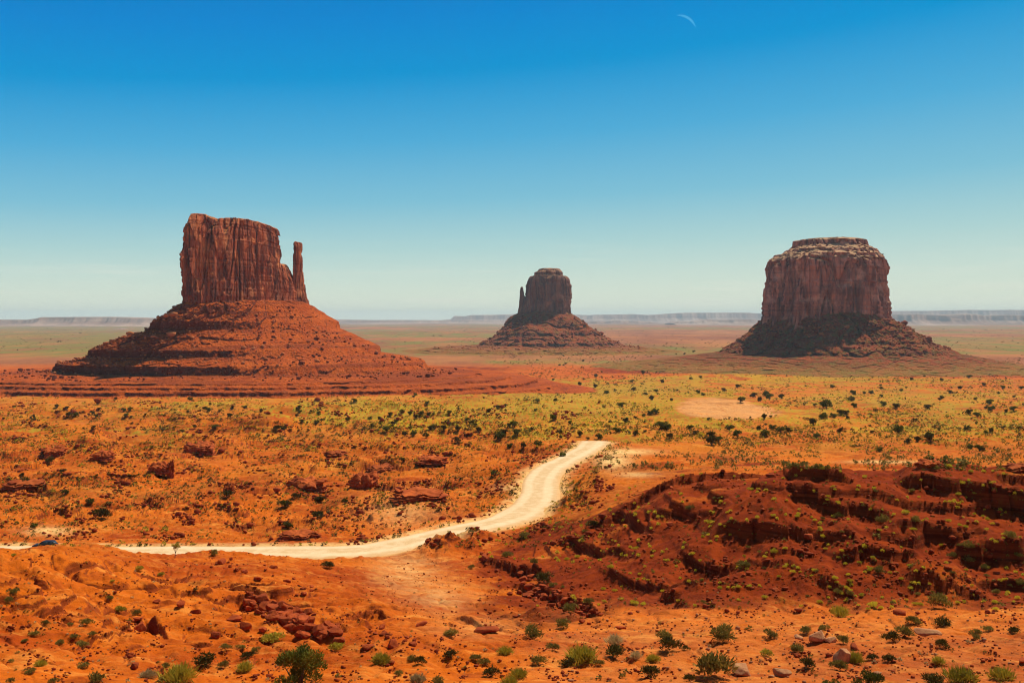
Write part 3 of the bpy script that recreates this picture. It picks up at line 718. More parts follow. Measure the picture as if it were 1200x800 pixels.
# ------------------------------------------------------------------ plants
def leaf_mat(name, a, b, transl=.25):
    t = NT(name, .85, .1)
    oi = t.n.new('ShaderNodeObjectInfo')
    c = t.mix(t.ramp(t.noise(5.0, 2, .6), .35, .65), a, b)
    hsn = t.n.new('ShaderNodeHueSaturation'); t.l.new(c, hsn.inputs['Color'])
    t.l.new(t.math('ADD', t.math('MULTIPLY', oi.outputs['Random'], .5), .75), hsn.inputs['Value'])
    t.col(hsn.outputs[0])
    tr_ = t.n.new('ShaderNodeBsdfTranslucent'); t.l.new(hsn.outputs[0], tr_.inputs[0])
    mx = t.n.new('ShaderNodeMixShader'); mx.inputs[0].default_value = transl
    t.l.new(t.b.outputs[0], mx.inputs[1]); t.l.new(tr_.outputs[0], mx.inputs[2]); t.l.new(mx.outputs[0], t.out.inputs[0])
    return t.m
LM_Y = leaf_mat('yellow_green_leaves', (.46, .33, .025), (.32, .26, .025))
LM_G = leaf_mat('grey_green_leaves', (.18, .130, .020), (.31, .22, .038))
LM_D = leaf_mat('dark_leaves', (.068, .050, .007), (.13, .095, .014), .12)
LM_B = leaf_mat('bright_bush_leaves', (.70, .52, .03), (.52, .43, .035), .35)
LM_P = leaf_mat('dry_pale_stems', (.55, .40, .17), (.42, .27, .09))
LM_J = leaf_mat('juniper_leaves', (.080, .088, .010), (.17, .16, .015), .15)
wdm = NT('grey_wood', .9, .1); wdm.col(wdm.mix(wdm.ramp(wdm.noise(6, 3, .6), .4, .6), (.10, .06, .035), (.22, .15, .10))); WOOD = wdm.m

def leaves(rs, centers, radii, n, L, W, up=.5, shell=.45, flat=1.0):
    """n small pointed faces spread through several clumps"""
    k = rs.choice(len(centers), n, p=radii**2/np.sum(radii**2))
    d = rs.normal(size=(n, 3)); d[:,2] = np.abs(d[:,2])*.9 + (rs.random(n)-.6)*.6; d /= np.linalg.norm(d, axis=1)[:,None]
    r = radii[k]*(shell + (1-shell)*rs.random(n)**.6)
    p = centers[k] + d*r[:,None]*np.array([1, 1, flat])
    a = d + np.array([0, 0, up]) + .55*rs.normal(size=(n, 3)); a /= np.linalg.norm(a, axis=1)[:,None]
    b = np.cross(a, rs.normal(size=(n, 3))); b /= np.linalg.norm(b, axis=1)[:,None]+1e-9
    l = L*(.6+.8*rs.random(n))[:,None]; w = W*(.6+.8*rs.random(n))[:,None]
    P = np.stack([p-b*w*.5, p+b*w*.5, p+a*l], 1)
    P[:,:,2] = np.maximum(P[:,:,2], -.05)
    return P.reshape(-1, 3), np.arange(n*3).reshape(-1, 3)
def tube(pts, r, k=5):
    V = []; pts = np.array(pts, float); n = len(pts)
    for i, p in enumerate(pts):
        t = pts[min(i+1, n-1)]-pts[max(i-1, 0)]; t /= np.linalg.norm(t)+1e-9
        a = np.cross(t, [.3, 1, .1]); a /= np.linalg.norm(a); b = np.cross(t, a)
        for j in range(k):
            q = 2*math.pi*j/k; V.append(p + r[i]*(a*math.cos(q)+b*math.sin(q)))
    F = [(i*k+j, i*k+(j+1)%k, (i+1)*k+(j+1)%k, (i+1)*k+j) for i in range(n-1) for j in range(k)]
    return np.array(V), np.array(F)
def join(parts):
    V = []; F = []; o = 0
    for v, f in parts: V.append(v); F.append(f+o); o += len(v)
    return np.concatenate(V), np.concatenate(F)

def shrub_mesh(seed, nleaf, kind):
    rs = np.random.default_rng(seed)
    nc = rs.integers(5, 10)
    ang = rs.random(nc)*6.28; rr = rs.random(nc)**.5*.30
    C = np.stack([rr*np.cos(ang), rr*np.sin(ang), .10+.22*rs.random(nc)], 1)
    Rr = .18+.14*rs.random(nc)
    if kind == 'tuft': return leaves(rs, C*np.array([.8, .8, .5]), Rr, nleaf, .26, .035, 1.1, .3)
    if kind == 'round': return leaves(rs, C, Rr, nleaf, .11, .06, .7, .55)
    return leaves(rs, C*np.array([1.1, 1.1, 1.2]), Rr*.9, nleaf, .14, .05, .6, .25)
SH_ME = {}
for kind, mats in (('round', (LM_Y, LM_G, LM_B)), ('tuft', (LM_Y, LM_P)), ('open', (LM_G, LM_D))):
    for mt in mats:
        for k in range(4):
            V, F = shrub_mesh(hash((kind, k)) % 1000 if False else 100+k*7+len(kind)*31, 620, kind)
            me = mesh_np('shrub', V, F, False); me.materials.append(mt); SH_ME[(kind, mt.name, k)] = me
def shrub(kind, mt, px, py, w, name, label, cat, group=None, hf=1.0, hit=None):
    x, y, z, D = hit or ray_hit(px, py)
    s = w/PF*D
    me = SH_ME[(kind, mt.name, random.randrange(4))]
    o = bpy.data.objects.new(name, me); col.objects.link(o)
    o.location = (x, y, z-.04*s); o.rotation_euler = (0, 0, random.random()*6.28); o.scale = (s, s, s*hf*random.uniform(.85, 1.15))
    return tag(o, label, cat, group)

# junipers: trunk and crown
def juniper_meshes(seed, nleaf, tall=1.0, big=False):
    rs = np.random.default_rng(seed)
    nc = 26 if big else 13
    ang = rs.random(nc)*6.28; rr = rs.random(nc)**.55*.40; zz = (((.18 if big else .12)+(.62 if big else .48)*rs.random(nc)))*tall
    rr = rr*(1-.55*np.abs(zz/tall-.42))
    C = np.stack([rr*np.cos(ang), rr*np.sin(ang), zz], 1); Rr = (.09 if big else .13)+.09*rs.random(nc)
    LV, LF = leaves(rs, C, Rr, nleaf, .055 if big else .12, .022 if big else .07, .5, .35)
    parts = [tube([(0, 0, -.1), (.02, .01, .15), (0, .03, .35*tall)], [.045, .035, .02], 6)]
    for c in C[:9]:
        parts.append(tube([(0, 0, .08), tuple(c*.55+np.array([0, 0, .02])), tuple(c)], [.022, .014, .006], 4))
    return mesh_np('crown', LV, LF, False), mesh_np('trunk', *join(parts))
JM = []
for k in range(6):
    cr, tr_ = juniper_meshes(500+k, 900, .95); cr.materials.append([LM_D, LM_J][k % 2]); tr_.materials.append(WOOD); JM.append((cr, tr_))
def juniper(px, py, w, label, cat, group=None, meshes=None, name='juniper_tree', hf=1.0, hit=None):
    x, y, z, D = hit or ray_hit(px, py); s = w/PF*D
    cr, tr_ = meshes or random.choice(JM)
    t = empty(name, (x, y, z-.03*s)); t.rotation_euler = (0, 0, random.random()*6.28); t.scale = (s, s, s*hf)
    c = bpy.data.objects.new('crown', cr); col.objects.link(c); c.parent = t
    r = bpy.data.objects.new('trunk', tr_); col.objects.link(r); r.parent = t
    return tag(t, label, cat, group)

# the named ones along the bottom of the view
bigJ = []
for k in range(4):
    cr, tr_ = juniper_meshes(600+k, 5200, .9, True); cr.materials.append(LM_J); tr_.materials.append(WOOD); bigJ.append((cr, tr_))
juniper(353, 812, 66, 'large bushy dark green juniper at the bottom edge, left of the middle', 'tree', meshes=bigJ[0], hf=1.0)
juniper(1018, 826, 44, 'bright green juniper top rising over the bottom edge at right', 'tree', meshes=bigJ[1], hf=1.1)
juniper(974, 822, 30, 'green juniper top at the bottom edge, leftmost of three at right', 'tree', meshes=bigJ[2], hf=1.0)
juniper(1046, 822, 28, 'green juniper top at the bottom edge, rightmost of three at right', 'tree', meshes=bigJ[3], hf=.9)
# small lone tree against the road
rs_ = np.random.default_rng(77)
C_ = np.array([(.0, 0, .80), (-.16, .05, .74), (.17, 0, .83), (.05, .1, .68), (-.08, -.1, .90)]); LV, LF = leaves(rs_, C_, np.array([.17, .13, .12, .12, .10]), 420, .10, .035, .4, .2)
cr = mesh_np('crown', LV, LF, False); cr.materials.append(LM_Y)
tr_ = mesh_np('trunk', *join([tube([(.06, 0, -.1), (.05, 0, .25), (0, 0, .6)], [.03, .022, .015], 6), tube([(.04, 0, .35), (-.14, .03, .7)], [.014, .008], 4), tube([(.04, 0, .4), (.15, 0, .78)], [.014, .008], 4)])); tr_.materials.append(WOOD)
juniper(206, 654.5, 17.5, 'tiny thin-trunked green tree standing against the pale road at left', 'tree', meshes=(cr, tr_), name='young_tree', hf=1.0)
shrub('open', LM_G, 251, 652, 9, 'desert_shrub', 'small lone bush on the hill crest just right of the thin-trunked tree', 'bush', hf=1.2)

Z7 = lambda a, b: (800+a/2.667, 500+b/2.667)
Z6 = lambda a, b: (400+a/2.667, 500+b/2.667)
Z5 = lambda a, b: (a/2.962, 530+b/2.962)
K = {'Y': ('round', LM_Y), 'T': ('tuft', LM_Y), 'G': ('round', LM_G), 'D': ('open', LM_D), 'O': ('open', LM_G), 'P': ('tuft', LM_P), 'B': ('round', LM_B)}
KW = {'Y': 'yellow-green', 'T': 'yellow-green grassy', 'G': 'grey-green', 'D': 'dark', 'O': 'dull green', 'P': 'dry pale'}
SOLO = [  # big ones with a label of their own: photo position of the foot, width in photo pixels
 (Z7,128,675,66,'O','wide dull green bush at the left end of the pale bench, above the bottom edge'),
 (Z7,100,778,95,'O','sprawling two-tone bush touching the left side of the rounded brown rock'),
 (Z7,870,795,82,'T','largest yellow-green grassy bush in the bottom right corner region'),
 (Z7,993,790,66,'T','yellow-green grassy bush at far right, just right of the largest one'),
 (Z7,490,762,52,'G','round grey-green bush directly below the pale pointed rock'),
 (Z7,540,740,48,'T','grassy green bush at the right side of the pale pointed rock'),
 (Z7,487,592,50,'T','olive grassy bush at the top edge of the pale bench'),
 (Z7,806,570,58,'O','tall dark-stemmed green bush on the dark slope at far right'),
 (Z7,390,752,40,'D','dark twiggy bush right of the flat-topped tan rock'),
 (Z7,648,670,42,'D','dark bush left of the long low brown rock'),
 (Z7,693,656,45,'O','dull green bush close to the left end of the long low brown rock'),
 (Z7,810,628,42,'D','dark bush above the right end of the long low brown rock'),
 (Z7,645,735,34,'D','small dark bush alone on open sand right of the pale rock'),
 (Z7,590,732,30,'D','small dark bush between the pale rock and another dark bush'),
 (Z7,812,695,36,'D','low dark bush on pale ground below the long low brown rock'),
 (Z7,800,745,34,'T','small dull grassy clump above the largest grassy bush'),
 (Z7,785,812,62,'D','dark bush cut by the bottom edge beside the largest grassy bush'),
 (Z7,262,715,36,'Y','neat yellow-green dome bush above the rounded brown rock'),
 (Z7,1036,646,32,'D','dark bush on pale ground near the right border'),
 (Z6,745,738,88,'T','widest yellow-green grassy bush at the bottom middle'),
 (Z6,705,750,40,'D','dark clump at the left foot of the widest bush at the bottom middle'),
 (Z6,855,680,48,'P','dry pale tuft above the dark twiggy bush at bottom middle'),
 (Z6,853,722,52,'D','dark twiggy bush right of the widest yellow-green bush'),
 (Z6,127,740,56,'T','yellowish grassy bush right of the large juniper'),
 (Z6,240,798,46,'P','dry pale tuft at the bottom edge between juniper and yellow bushes'),
 (Z6,550,785,50,'T','yellow-green bush at the bottom edge, middle of the picture'),
 (Z6,463,780,44,'D','dark green bush at the bottom edge left of a yellow one'),
 (Z6,527,808,42,'T','bright bush cut by the bottom edge under the yellow one'),
 (Z6,515,710,42,'T','olive grassy bush above the dark green bush at bottom middle'),
 (Z6,973,785,52,'D','large dark bush alone near the bottom edge right of the middle'),
 (Z6,1035,702,54,'D','dark bush beside the start of the dark slope, bottom right of the middle'),
 (Z6,1010,665,40,'O','olive bush with a yellow tip at the foot of the dark slope'),
 (Z6,605,665,52,'O','tall green bush standing at the end of the boulder gully'),
 (Z6,632,488,46,'D','dark green bush above the boulder gully'),
 (Z6,780,316,32,'D','dark bush on the slope between the gully and the road bend'),
 (Z6,248,742,34,'D','small dark bush beside a yellow tuft right of the juniper'),
 (Z6,335,722,36,'D','dark twiggy bush at bottom middle-left on open sand'),
 (Z6,920,724,34,'P','low dry olive tuft left of a grassy green bush, bottom middle'),
 (Z6,975,732,38,'T','small grassy green bush above the large dark bush near the bottom'),
 (Z5,705,738,66,'D','flat spreading dark green bush left of the large juniper'),
 (Z5,622,798,102,'T','widest yellowish bush at the bottom edge left of the large juniper'),
 (Z5,518,782,54,'P','dry olive tuft left of the widest yellowish bush'),
 (Z5,850,762,52,'T','rounded golden bush touching the left side of the large juniper'),
 (Z5,938,665,66,'Y','bright yellow-green low bush below the boulder pile'),
 (Z5,858,718,40,'D','dark twiggy bush above the golden bush'),
 (Z5,1172,686,42,'Y','yellow-green bush above right of the large juniper'),
 (Z5,145,742,34,'T','pale grassy bush on the lower left hillside'),
 (Z5,290,684,36,'G','grey bush highest of the pair on the lower left hillside'),
 (Z5,288,748,34,'G','green dome bush lower on the left hillside'),
 (Z5,300,600,36,'G','green bush on the crest line of the lower left hill'),
 (Z5,415,556,34,'Y','bright green bush left of the first boulders, lower left'),
 (Z5,475,562,28,'G','grey bush right beside the bright green one, lower left'),
 (Z5,1140,402,34,'D','dark bush just below the road near the juniper column'),
 (Z5,352,232,52,'D','dark green bush on the orange flat above the road at left'),
]
for zf, a, b, w_, k, lab in SOLO:
    px, py = zf(a, b); sc_ = 2.667 if zf is not Z5 else 2.962
    kd, mt = K[k]; shrub(kd, mt, px, py, w_/sc_*1.35, 'desert_shrub', lab, 'bush', hf={'Y':.8,'T':.9,'G':.85,'D':.95,'O':.95,'P':.9}[k])
GRP = [(Z7,[(100,760,30),(20,795,34),(12,700,22)],'D','dark low bush at the left end of the bench right of the middle','dark bushes at the bench end'),
 (Z7,[(440,640,28),(280,660,38),(385,648,34),(360,705,40),(500,678,32),(717,612,36),(740,620,24),(915,652,30),(917,665,24),(953,640,30)],'O','dull olive bush among the rocks of the pale bench at bottom right','olive bushes on the bench'),
 (Z7,[(893,388,34),(895,430,34),(840,408,24),(620,305,36),(190,445,36),(730,302,28),(1055,495,30),(940,447,24),(615,462,30),(1025,350,34),(490,285,26),(1050,415,24),(20,266,24)],'O','medium green bush on a ledge of the dark red slope','medium bushes on the red slope'),
 (Z6,[(220,732,28),(183,778,26),(300,806,34),(418,735,32),(448,748,32),(663,697,36),(805,748,30),(615,742,40)],'O','olive bush on the sand along the bottom edge, middle','olive bushes along the bottom'),
 (Z6,[(600,434,26),(520,408,30),(690,630,42),(715,580,40),(405,443,20),(340,655,40),(775,555,30),(660,500,22),(570,345,26)],'O','green bush in or above the boulder gully','green bushes round the gully'),
 (Z5,[(840,690,28),(787,688,32),(885,695,26),(775,745,32),(340,800,50),(575,745,26)],'O','olive bush on open orange ground around the large juniper','olive bushes around the juniper'),
 (Z5,[(100,768,34),(40,728,20),(40,796,24),(185,800,30),(375,516,26),(258,648,26),(322,636,26),(30,522,28),(45,495,34),(205,670,28),(160,600,26),(120,640,30),(90,660,22),(240,600,20)],'G','small grey-green bush on the hillside in the lower left corner','grey-green bushes on the left hillside'),
 (Z5,[(565,430,24),(483,412,24),(740,358,14),(45,362,16),(390,452,14)],'Y','small yellow-green bush on the low hill below the road at left','yellow-green bushes below the road'),
 (Z5,[(990,194,38),(1000,268,32),(1102,228,40),(1110,176,36),(1030,165,28),(790,158,30),(790,140,24),(315,178,26),(170,38,30),(85,108,34),(215,70,20)],'D','dark green bush among the orange rocks above the road','dark bushes above the road')]
for zf, L_, k, lab, gr in GRP:
    sc_ = 2.667 if zf is not Z5 else 2.962
    for a, b, w_ in L_:
        px, py = zf(a, b); kd, mt = K[k]; shrub(kd, mt, px, py, w_/sc_*1.3, 'desert_shrub', lab, 'bush', gr, hf=.9)

# junipers of the middle ground, read off the photograph
MID = [(300,440,[(432,215),(532,208),(633,194),(686,177),(725,187),(748,201),(580,210),(803,148),(459,124),(18,172),(216,229),(285,228),(988,216),(1006,232),(1040,265),(950,264),(943,320),(798,290),(1143,303,1.6),(1165,285),(1190,345),(1190,242),(1135,155),(1088,171),(880,266),(902,186),(100,268),(130,256),(610,268),(640,236),(200,160),(740,287),(1115,470),(418,604),(138,620,1.3),(290,665,1.2),(153,718),(300,594),(700,285),(820,262),(810,190)]),
 (600,400,[(12,405,1.3),(28,455,1.3),(57,500),(123,492,1.2),(313,445,1.1),(407,458,1.1),(355,461,.6),(230,457,.7),(193,367),(270,386,.6),(490,430,1.2),(572,443),(529,380),(515,311),(656,277),(678,340),(645,347),(700,418,1.9),(725,420,1.3),(733,458,1.2),(832,414),(568,233),(1070,289,1.2),(1155,281),(1130,263),(1018,421,1.3),(1150,416),(1185,446,1.3),(935,455,1.3),(935,485,1.8),(970,475,1.2),(1060,450,1.4),(872,246),(395,218),(390,168),(320,208),(615,154),(1187,363),(1190,256),(235,543),(440,246),(1058,218),(703,195),(995,236)]),
 (900,400,[(10,272,1.2),(62,270),(275,312,1.7),(400,251),(388,280),(485,247),(540,306),(260,364,1.3),(308,360),(340,346),(368,350),(212,393,1.3),(22,417,1.1),(57,430,1.2),(95,426),(230,457),(330,428),(610,430,1.5),(700,471,1.2),(762,470,1.8),(655,479),(520,519),(748,317),(853,246),(943,345),(1045,331,1.2),(1153,327),(1015,210),(1100,224),(1040,296),(903,224),(990,514,1.3),(945,508),(1040,430),(405,311),(600,314),(980,356),(940,174),(1185,226)]),
 (0,440,[(580,172,1.1),(610,165),(450,206),(355,193),(435,186),(590,199),(978,171,1.2),(1085,162),(1078,198,1.1),(1145,156),(423,600),(95,477),(1065,578,1.2),(1070,540),(1010,262),(160,716),(263,156),(320,200),(895,117),(115,512),(307,554)])]
def nearest_word(px, py, D):
    if D > 1500: return 'on the far flats beyond the grassy valley floor', 'far junipers'
    if py > 560: return 'on the orange slopes left above the road', 'junipers left above the road'
    if px < 300: return 'on the flats in front of the left butte skirt', 'junipers before the left butte'
    if px < 600: return 'on the yellow flats between the left butte and the road', 'junipers between butte and road'
    if px < 760: return 'on the yellow-green flats beyond the road end', 'junipers beyond the road end'
    if px < 900: return 'around the smooth bare orange mound', 'junipers round the bare mound'
    return 'on the plain in front of the massive right butte', 'junipers before the right butte'
for ox, oy, L_ in MID:
    for q in L_:
        px, py = ox+q[0]/4, oy+q[1]/4; hit = ray_hit(px, py); wd = (6.4 if q[1] < 250 else 8.4)*(q[2] if len(q) > 2 else 1)
        ph, gr = nearest_word(px, py, hit[3])
        juniper(px, py, wd, 'dark round juniper ' + ph, 'tree', gr, hit=hit, hf=.95)
def density(px, py): return noise2(px/70., py/16., 201)
cnt = 0
while cnt < 125:
    px, py = rng.random()*1200, 412+98*rng.random()**1.1
    if px < 560 and py < 462: continue
    if px > 840 and py < 430: continue
    if abs(px-838) < 50 and abs(py-477) < 13: continue
    if rng.random() > .5+density(px, py)*1.2: continue
    hit = ray_hit(px, py); ph, gr = nearest_word(px, py, hit[3])
    juniper(px, py, 3+3*rng.random() if py > 440 else 2.2+1.6*rng.random(), 'dark round juniper ' + ph, 'tree', gr, hit=hit, hf=.9); cnt += 1

# ------------------------------------------------------------------ yellow-green bushes dotting the dark slope: the largest on their own
def slope_prob(px, py):
    a = np.clip((px-600)/120, 0, 1)*(py > 548-(px < 800)*(px-800)*.35)*(py < 715)
    return a
pts = []
while len(pts) < 420:
    px, py = 590+640*rng.random(), 545+172*rng.random()
    if rng.random() > slope_prob(px, py)*(.55+.9*noise2(px/45., py/22., 211)): continue
    pts.append((px, py))
for _ in range(60): pts.append((560+rng.random()*160, 560+rng.random()*60+40))
dots = []
for px, py in pts:
    hit = ray_hit(px, py); dots.append((px, py, hit, rng.uniform(.35, .85)*(1.5 if rng.random() < .12 else 1)))
dots.sort(key=lambda q: -q[3]/q[2][3])
near_i = dots[:150]; rest = dots[150:]
for px, py, hit, s in near_i:
    k = 'B' if rng.random() < .8 else 'G'; kd, mt = K[k]
    ph = ('small yellow-green round bush' if k == 'B' else 'small grey-green round bush') + ' dotted over the dark red ledgy slope'
    shrub(kd, mt, px, py, s/hit[3]*PF, 'desert_shrub', ph, 'bush', ph.split(' bush')[0] + ' bushes on the slope', hf=.9, hit=hit)

# ------------------------------------------------------------------ stuff: tufts past counting
def blob(rs, nl):
    """a loose dome of small faces, unit size"""
    n = nl; d = rs.normal(size=(n, 3)); d[:,2] = np.abs(d[:,2]); d /= np.linalg.norm(d, axis=1)[:,None]
    p = d*np.array([.42, .42, .5])*(.5+.5*rs.random(n))[:,None]
    a = d+.5*rs.normal(size=(n, 3)); a /= np.linalg.norm(a, axis=1)[:,None]
    b = np.cross(a, rs.normal(size=(n, 3))); b /= np.linalg.norm(b, axis=1)[:,None]+1e-9
    return np.stack([p-b*.17, p+b*.17, p+a*.30], 1)
def tufts(name, P, S, nl, mat, seed, label=None):
    """P positions (n,3), S sizes"""
    rs = np.random.default_rng(seed); protos = [blob(rs, nl) for _ in range(12)]
    out = []
    for k in range(12):
        q = np.arange(k, len(P), 12)
        if len(q) == 0: continue
        out.append((protos[k][None]*S[q,None,None,None] + P[q,None,None,:]).reshape(-1, 3))
    V = np.concatenate(out); V[:,2] = V[:,2]
    me = mesh_np(name, V, np.arange(len(V)).reshape(-1, 3), False)
    return tag(link(name, me, mat), label, kind='stuff')
tufts('scrub', np.array([q[2][:3] for q in rest]), np.array([q[3] for q in rest]), 40, LM_B, 3)
def scatter(n, y0, y1, size, accept, x0=-100, x1=1300):
    """n ground points seen in the band of rows y0..y1, sizes in metres"""
    P = []; S = []
    while len(P) < n:
        m_ = 4000
        px = x0+(x1-x0)*rng.random(m_); py = y0+(y1-y0)*rng.random(m_)
        ok = accept(px, py) > rng.random(m_)
        for a, b in zip(px[ok], py[ok]):
            h_ = ray_hit(a, b); P.append(h_[:3]); S.append(size(h_[3])*.85*math.exp(rng.normal()*.42))
            if len(P) >= n: break
    P = np.array(P); S = np.array(S)
    d_, _, hw_ = road_near(P[:,0], P[:,1]); keep = d_ > np.where(hw_ > 0, hw_+1.0, 0)
    return P[keep], S[keep]
rw = lambda px, py: np.clip(.5+.9*noise2(px/60., py/13., 221), 0, 1)
notsand = lambda px, py: 1-1.0*((np.abs(px-842) < 52) & (np.abs(py-478) < 13))
# middle ground
P, S = scatter(20000, 446, 530, lambda D: .45+.0011*D, lambda px, py: rw(px, py)*notsand(px, py))
tufts('scrub', P[::3], S[::3]*1.05, 11, LM_D, 4); tufts('dry_grass', P[1::3], S[1::3], 11, LM_Y, 5); tufts('dry_grass', P[2::3], S[2::3], 11, LM_B, 15)
P, S = scatter(3000, 416, 448, lambda D: .8+.0012*D, lambda px, py: rw(px, py)*((px > 560) | (py > 440)))
tufts('scrub', P, S, 10, LM_D, 6)
P, S = scatter(4200, 436, 520, lambda D: .7+.0013*D, lambda px, py: np.clip(2.2*noise2(px/85.+9, py/15., 241)+.1, 0, 1)*notsand(px, py)*((px > 500) | (py > 462)))
tufts('scrub', P[::2], S[::2], 14, LM_D, 34); tufts('scrub', P[1::2], S[1::2], 14, LM_G, 35)
P, S = scatter(2500, 384, 412, lambda D: 2.2+.0007*D, lambda px, py: .7*((px < 110) | (px > 400)))
tufts('scrub', P, S, 9, LM_D, 36)
# left slopes above the road
P, S = scatter(9000, 520, 642, lambda D: .5+.0008*D, lambda px, py: rw(px*1.3, py)*(px < 700+(560-py)*.2)*(.35+.65*(py < 600)))
tufts('scrub', P[::3], S[::3], 16, LM_D, 7); tufts('dry_grass', P[1::3], S[1::3]*.8, 16, LM_Y, 8); tufts('scrub', P[2::3], S[2::3]*.9, 16, LM_G, 9)
# right, beyond the dark slope
P, S = scatter(2400, 500, 552, lambda D: .8+.0008*D, lambda px, py: rw(px, py)*(px > 700))
tufts('scrub', P, S, 14, LM_G, 10)
# near ground
P, S = scatter(900, 655, 800, lambda D: .22, lambda px, py: rw(px*2, py*2))
tufts('dry_grass', P[::2], S[::2], 22, LM_P, 11); tufts('scrub', P[1::2], S[1::2], 22, LM_G, 12)
P, S = scatter(1100, 555, 715, lambda D: .30, lambda px, py: slope_prob(px, py)*rw(px, py))
tufts('scrub', P, S, 22, LM_G, 13)
# skirts of the buttes
# ------------------------------------------------------------------ rocks
def rock_mat(name, a, b, c3):
    t = NT(name, .92, .1); oi = t.n.new('ShaderNodeObjectInfo')
    c = t.mix(t.ramp(t.noise(1.6, 4, .65), .35, .65), a, b)
    c = t.mix(t.math('MULTIPLY', t.ramp(t.noise(5, 3, .7), .55, .7), .5), c, c3)
    hsn = t.n.new('ShaderNodeHueSaturation'); t.l.new(c, hsn.inputs['Color']); t.l.new(t.math('ADD', t.math('MULTIPLY', oi.outputs['Random'], .4), .8), hsn.inputs['Value'])
    t.col(hsn.outputs[0]); t.bump(t.noise(4, 4, .7), .7, .15); return t.m
RK_R = rock_mat('red_boulder_rock', (.40, .070, .012), (.25, .038, .009), (.13, .02, .008))
RK_O = rock_mat('outcrop_rock', (.46, .095, .016), (.28, .045, .010), (.15, .025, .008))
RK_T = rock_mat('tan_boulder_rock', (.52, .24, .09), (.36, .13, .05), (.22, .07, .03))
def ico(sub):
    import bmesh
    bm = bmesh.new(); bmesh.ops.create_icosphere(bm, subdivisions=sub, radius=1)
    V = np.array([v.co[:] for v in bm.verts]); F = np.array([[v.index for v in f.verts] for f in bm.faces]); bm.free(); return V, F
IV3, IF3 = ico(4); IV1, IF1 = ico(1)
def rock_shape(seed, V0, planes=11):
    rs = np.random.default_rng(seed); V = V0.copy()
    sc_ = np.array([1, .6+.4*rs.random(), .42+.35*rs.random()])
    for _ in range(planes):                       # knock flat faces off
        n = rs.normal(size=3); n /= np.linalg.norm(n); dd = .50+.30*rs.random()
        ex = np.maximum(V@n-dd, 0); V = V - ex[:,None]*n*.96
    V = V*(1+.05*noise3(V[:,0]*2.5, V[:,1]*2.5, V[:,2]*2.5, seed)[:,None]+.03*noise3(V[:,0]*7, V[:,1]*7, V[:,2]*7, seed+1)[:,None])
    V = V*sc_; V[:,2] -= V[:,2].min()*.72; return V*.62
RM = []
for k in range(10):
    me = mesh_np('boulder', rock_shape(800+k, IV3), IF3, False); me.materials.append(RK_R); RM.append(me)
RT = []
for k in range(4):
    me = mesh_np('boulder', rock_shape(900+k, IV3, 9), IF3, False); me.materials.append(RK_T); RT.append(me)
def boulder(px, py, w_, label, group=None, tan=False, hf=1.0, hit=None, me=None, rot=None):
    x, y, z, D = hit or ray_hit(px, py); s = w_/PF*D
    o = bpy.data.objects.new('boulder', me or random.choice(RT if tan else RM)); col.objects.link(o)
    o.location = (x, y, z-.06*s); o.scale = (s, s*random.uniform(.8, 1.1), s*hf)
    o.rotation_euler = (random.uniform(-.25, .25), random.uniform(-.25, .25), random.random()*6.28 if rot is None else rot)
    return tag(o, label, 'rock', group)
BIG = [(Z7,185,775,54,1,1.0,'rounded split brown rock lying on the bottom sand'),(Z7,315,777,78,1,.75,'flat-topped tan rock lying right of the rounded brown one'),
 (Z7,422,672,50,1,1.0,'pale angular rock with a smaller one leaning beside it'),(Z7,462,672,32,1,.9,'small brown rock at the right side of the pale angular one'),
 (Z7,495,737,66,1,1.1,'pale pointed rock behind the round grey-green bush'),(Z7,765,648,64,1,.55,'long low brown rock on the pale bench at right'),
 (Z7,532,690,30,0,.8,'small red rock between the pale rocks and the slope foot'),(Z7,1060,738,34,0,1,'dark red rock at the right border near the bottom'),
 (Z7,360,662,26,1,.7,'small pale flat rock above the tan angular ones'),(Z7,278,782,20,1,.8,'small stone at the left foot of the flat-topped rock'),
 (Z5,812,588,46,0,1.0,'dark fronted boulder at the left front of the boulder pile'),(Z5,1118,632,54,0,.8,'light faced flat boulder at the right end of the pile'),
 (Z5,1058,640,44,0,1.1,'dark blocky boulder in the front row of the pile'),(Z5,850,618,38,0,1.1,'squat boulder in the front row, left part of the pile'),
 (Z5,912,622,36,0,1.1,'upright boulder in the front row, middle of the pile'),(Z5,1160,638,50,0,1.2,'tall cracked boulder rightmost in the pile'),
 (Z5,628,530,34,0,.8,'lone dark boulder on the hill left of the pile'),(Z5,683,560,32,0,1,'lone round boulder left of the pile front'),
 (Z5,468,752,44,0,1.0,'dark red rock near the bottom edge at left'),(Z5,752,645,30,0,1.2,'upright dark stone below the boulder pile'),
 (Z5,492,620,36,0,1.3,'dark block of the small outcrop on the left hill'),(Z5,478,590,30,0,1.0,'upper block of the small outcrop on the left hill'),
 (Z5,545,522,30,0,.7,'flat red block below the hill crest left'),(Z5,1145,772,0,0,1,''),
 (Z6,245,622,44,0,.8,'broken dark rock at the foot of the pale wash'),(Z6,85,695,40,0,1,'dark red block left of the row of rocks near bottom'),
 (Z6,160,690,40,0,1,'dark red block in the row of rocks near bottom'),(Z6,875,632,34,0,.8,'dark hollow-fronted rock at the foot of the slope'),
 (Z6,450,640,70,0,.5,'long flat dark slab beside the pale wash'),(Z6,808,95,24,0,.8,'dark maroon rock at the edge of the pale road top'),
]
for zf, a, b, w_, tn_, hf, lab in BIG:
    if not w_: continue
    px, py = zf(a, b); boulder(px, py, w_/(2.667 if zf is not Z5 else 2.962)*1.05, lab, tan=bool(tn_), hf=hf)
